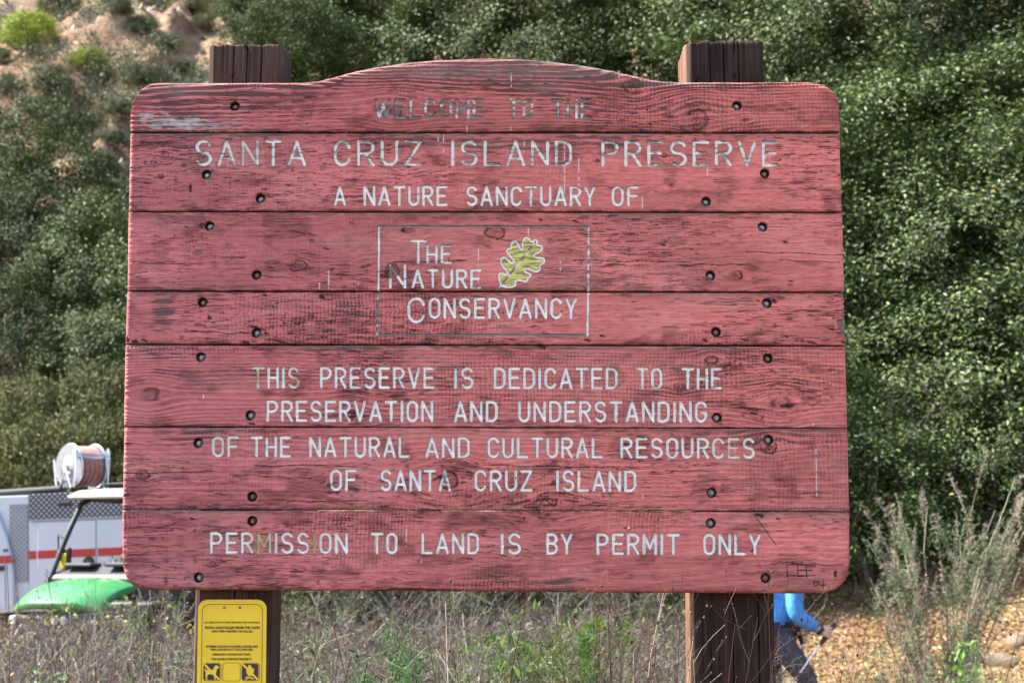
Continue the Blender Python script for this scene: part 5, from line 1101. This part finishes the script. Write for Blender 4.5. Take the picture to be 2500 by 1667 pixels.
shR = neck + Vector((-.02, -.18, -.06)); shL = neck + Vector((-.02, .18, -.06))
elR = q3(640, 730, -.22); wrR = q3(945, 925, -.20); haR = q3(1010, 935, -.20)
elL = q3(600, 760, .2); wrL = q3(725, 878, .18); haL = q3(765, 905, .18)
hpR = hip + Vector((0, -.09, -.04)); hpL = hip + Vector((0, .09, -.04)); knR = hpR + Vector((.26, -.01, -.36)); anR = knR + Vector((-.02, 0, -.46)); toR = anR + Vector((.17, 0, -.06))
knL = hpL + Vector((.02, .01, -.44)); anL = knL + Vector((-.22, 0, -.38)); toL = anL + Vector((.16, 0, -.05))
def skinned(name, chain, m, parent, sub=2):
    """chain: list of (point, radius, parent index)"""
    me = bpy.data.meshes.new(name); me.from_pydata([tuple(c[0]) for c in chain], [(c[2], i) for i, c in enumerate(chain) if c[2] is not None], [])
    o = link(name, me, parent, (m,)); sk = o.modifiers.new('skin', 'SKIN'); sk.use_smooth_shade = True
    if not me.skin_vertices: bpy.context.view_layer.objects.active = o
    for i, c in enumerate(chain):
        r_ = c[1]; me.skin_vertices[0].data[i].radius = (r_, r_) if not isinstance(r_, tuple) else r_; me.skin_vertices[0].data[i].use_root = (c[2] is None)
    sb_ = o.modifiers.new('sub', 'SUBSURF'); sb_.levels = sub; sb_.render_levels = sub
    return o
def mid(a, b, t_): return a + (b - a) * t_
body = [(hip, .10, None), (chest, .11, 0), (neck, .05, 1), (head, .075, 2), (crown_, .06, 3), (head + Vector((.075, 0, .01)), .03, 3),
        (shR, .045, 1), (elR, .036, 6), (wrR, .026, 7), (haR, (.042, .032), 8), (shL, .045, 1), (elL, .036, 10), (wrL, .026, 11), (haL, (.03, .022), 12),
        (hpR, .08, 0), (knR, .055, 14), (anR, .04, 15), (toR, .035, 16), (hpL, .08, 0), (knL, .055, 18), (anL, .04, 19), (toL, .035, 20)]
for hi_, ha in ((9, haR), (13, haL)):                      # five bent fingers round the grip
    wr = wrR if hi_ == 9 else wrL; f = (ha - wr).normalized(); dn = Vector((f.z, 0, -f.x)); dn = dn if dn.z < 0 else -dn; sd2 = Vector((0, -1 if hi_ == 9 else 1, 0))
    for k in range(4):
        b0 = ha + f * .018 + dn * (-.032 + .021 * k) + sd2 * .012; ln = (.030, .034, .032, .026)[k]; i0 = len(body)
        body += [(b0, .0105, hi_), (b0 + f * ln * .7 + sd2 * .006, .010, i0), (b0 + f * ln * .6 - sd2 * .030, .009, i0 + 1), (b0 + f * .004 - sd2 * .040, .008, i0 + 2)]
    i0 = len(body); body += [(wr + f * .03 - dn * .03, .011, hi_), (wr + f * .065 - dn * .052 - sd2 * .012, .009, i0)]
bo = skinned('body', body, skin, per_)
ja = [(hip + Vector((.0, 0, .06)), (.17, .135), None), (mid(hip, chest, .55), (.165, .13), 0), (chest + Vector((0, 0, .08)), (.16, .13), 1), (neck + Vector((-.01, 0, -.03)), .075, 2), (hip + Vector((-.005, 0, -.015)), (.175, .14), 0),
      (shR, .082, 2), (mid(shR, elR, .5), .074, 5), (elR, .068, 6), (mid(elR, wrR, .5), .060, 7), (mid(elR, wrR, .93), .048, 8), (shL, .082, 2), (mid(shL, elL, .5), .072, 10), (elL, .066, 11), (mid(elL, wrL, .5), .058, 12), (mid(elL, wrL, .95), .046, 13)]
skinned('jacket', ja, jack, per_)
tr_ = [(hip + Vector((0, 0, .0)), (.165, .13), None), (hpR + Vector((.03, 0, -.04)), .105, 0), (mid(hpR, knR, .5), .098, 1), (knR, .080, 2), (mid(knR, anR, .5), .078, 3), (anR + Vector((0, 0, .04)), .066, 4), (hpL + Vector((0, 0, -.05)), .105, 0), (mid(hpL, knL, .5), .095, 6), (knL, .078, 7), (mid(knL, anL, .5), .075, 8), (anL + Vector((0, 0, .05)), .066, 9)]
skinned('trousers', tr_, trou, per_)
for a_, t_ in ((anR, toR), (anL, toL)): skinned('boot', [(a_ + Vector((-.03, 0, .02)), .055, None), (a_ + Vector((.04, 0, -.03)), .055, 0), (t_ + Vector((.03, 0, -.01)), .045, 1)], shoe, per_)
skinned('hair', [(head + Vector((-.02, 0, .03)), .085, None), (crown_ + Vector((-.02, 0, -.02)), .078, 0), (head + Vector((-.06, 0, -.03)), .06, 0)], hairm, per_)
m_ = MB(); m_.tube([hip + Vector((.165 * math.cos(a), .145 * math.sin(a), .015)) for a in [2 * math.pi * k / 24 for k in range(25)]], .022, 8, False); m_.build('hip_belt', black, per_, True)
m_ = MB(); m_.tube([q3(930, 905, -.2), q3(962, 935, -.2)], .037, 14); m_.build('wrist_strap', black, per_, True)
def pole(top, tip, label):
    e = empty('hiking_pole', tuple(tip), label=label, cat='hiking pole'); d = top - tip; L_ = d.length; u_ = d / L_
    m_ = MB(); m_.tube([d - u_ * .16, d - u_ * .10, d - u_ * .05, d + u_ * .02, d + u_ * .035], [.014, .019, .016, .020, .012], 12); m_.build('grip', black, e, True)
    m_ = MB(); m_.tube([u_ * .03, u_ * (L_ - .15)], [.0065, .009], 10); m_.build('shaft', chrome, e, True)
    m_ = MB(); m_.tube([u_ * .45, u_ * .50], .012, 10); m_.tube([u_ * .75, u_ * .79], .012, 10); m_.build('lock_clamp', black, e, True)
    m_ = MB(); m_.tube([u_ * .06, u_ * .065], .04, 14); m_.tube([Vector((0, 0, 0)), u_ * .06], [.003, .006], 8); m_.build('basket', black, e, True)
top = q3(1075, 862, -.2) + Vector((0, PD, 0)); g1 = q3(990, 1020, -.2) + Vector((0, PD, 0)); low = q3(640, 1510, -.2) + Vector((0, PD, 0))
dirp = (low - g1).normalized(); t1 = (g1.z - float(G(1.85, PD - .2))) / -dirp.z
pole(g1 - dirp * .11, g1 + dirp * t1, 'silver hiking pole with black grip held in the walking person\'s near hand')
top2 = haL + Vector((0, PD, .03)); tip2 = Vector((top2.x + .26, top2.y + .05, float(G(top2.x + .26, top2.y))))
pole(top2, tip2, 'second hiking pole in the walking person\'s far hand, mostly hidden by the jacket')

# ------------------------------------------------------------------ scrub on the slope and at its foot
rs = np.random.RandomState(600); n = 9500
uu = np.concatenate([rs.uniform(-250, 720, 3600), rs.uniform(-2200, -250, 4200), rs.uniform(2600, 3800, 1700)]); dd = rs.uniform(30, 62, n); xx = (uu - 1250) / FPX * dd
keep = fbm(xx * .35 + 3, dd * .35, 610, 3) > np.where(uu < -250, .45, np.where(uu > 2600, .3, .515)); xx, dd = xx[keep], dd[keep]
b = np.stack([xx, dd, G(xx, dd)], -1); cl = np.repeat(b, 5, 0) + rs.normal(size=(len(b) * 5, 3)) * np.array([.35, .35, .05]); P, Rd = stems(601, cl, .55, .5, .006, 4, .2); lv = along(602, P, 13, .11, .04, .10)
tag(group_mesh('hillside_scrub', [tubes(P, Rd) + (0,), lv + (1,)], (greytwig, sageleaf)), 'low grey scrub patches on the dirt slope, too many to count', 'scrub', kind='stuff')
for i in range(15):
    px = 480 + i * 88; plant('olive_bush', px, 1400 + 14 * (i % 3), .8, OLIVE if i % 2 else SAGE, 'low bush seen under the sign at the foot of the slope' , 'bush', 19.5 + .9 * (i % 4), 'bushes at the foot of the slope under the sign', sy=1.25)

rs = np.random.RandomState(640); n = 900; dd = rs.uniform(31, 62, n); uu = rs.uniform(-250, 700, n); xx = (uu - 1250) / FPX * dd
V, F = octas(np.stack([xx, dd, G(xx, dd) + .02], -1), rs.uniform(.03, .16, n) ** 1.0); V = V + rs.normal(size=V.shape) * .025
tag(link('hillside_stones', npmesh('hillside_stones', V, F, False), None, (leafmat('pale_stone', [(0, (.16, .12, .09)), (1, (.46, .40, .32))], 0, .9, .2),)), 'loose pale stones strewn over the dirt slope', 'stones', kind='stuff')
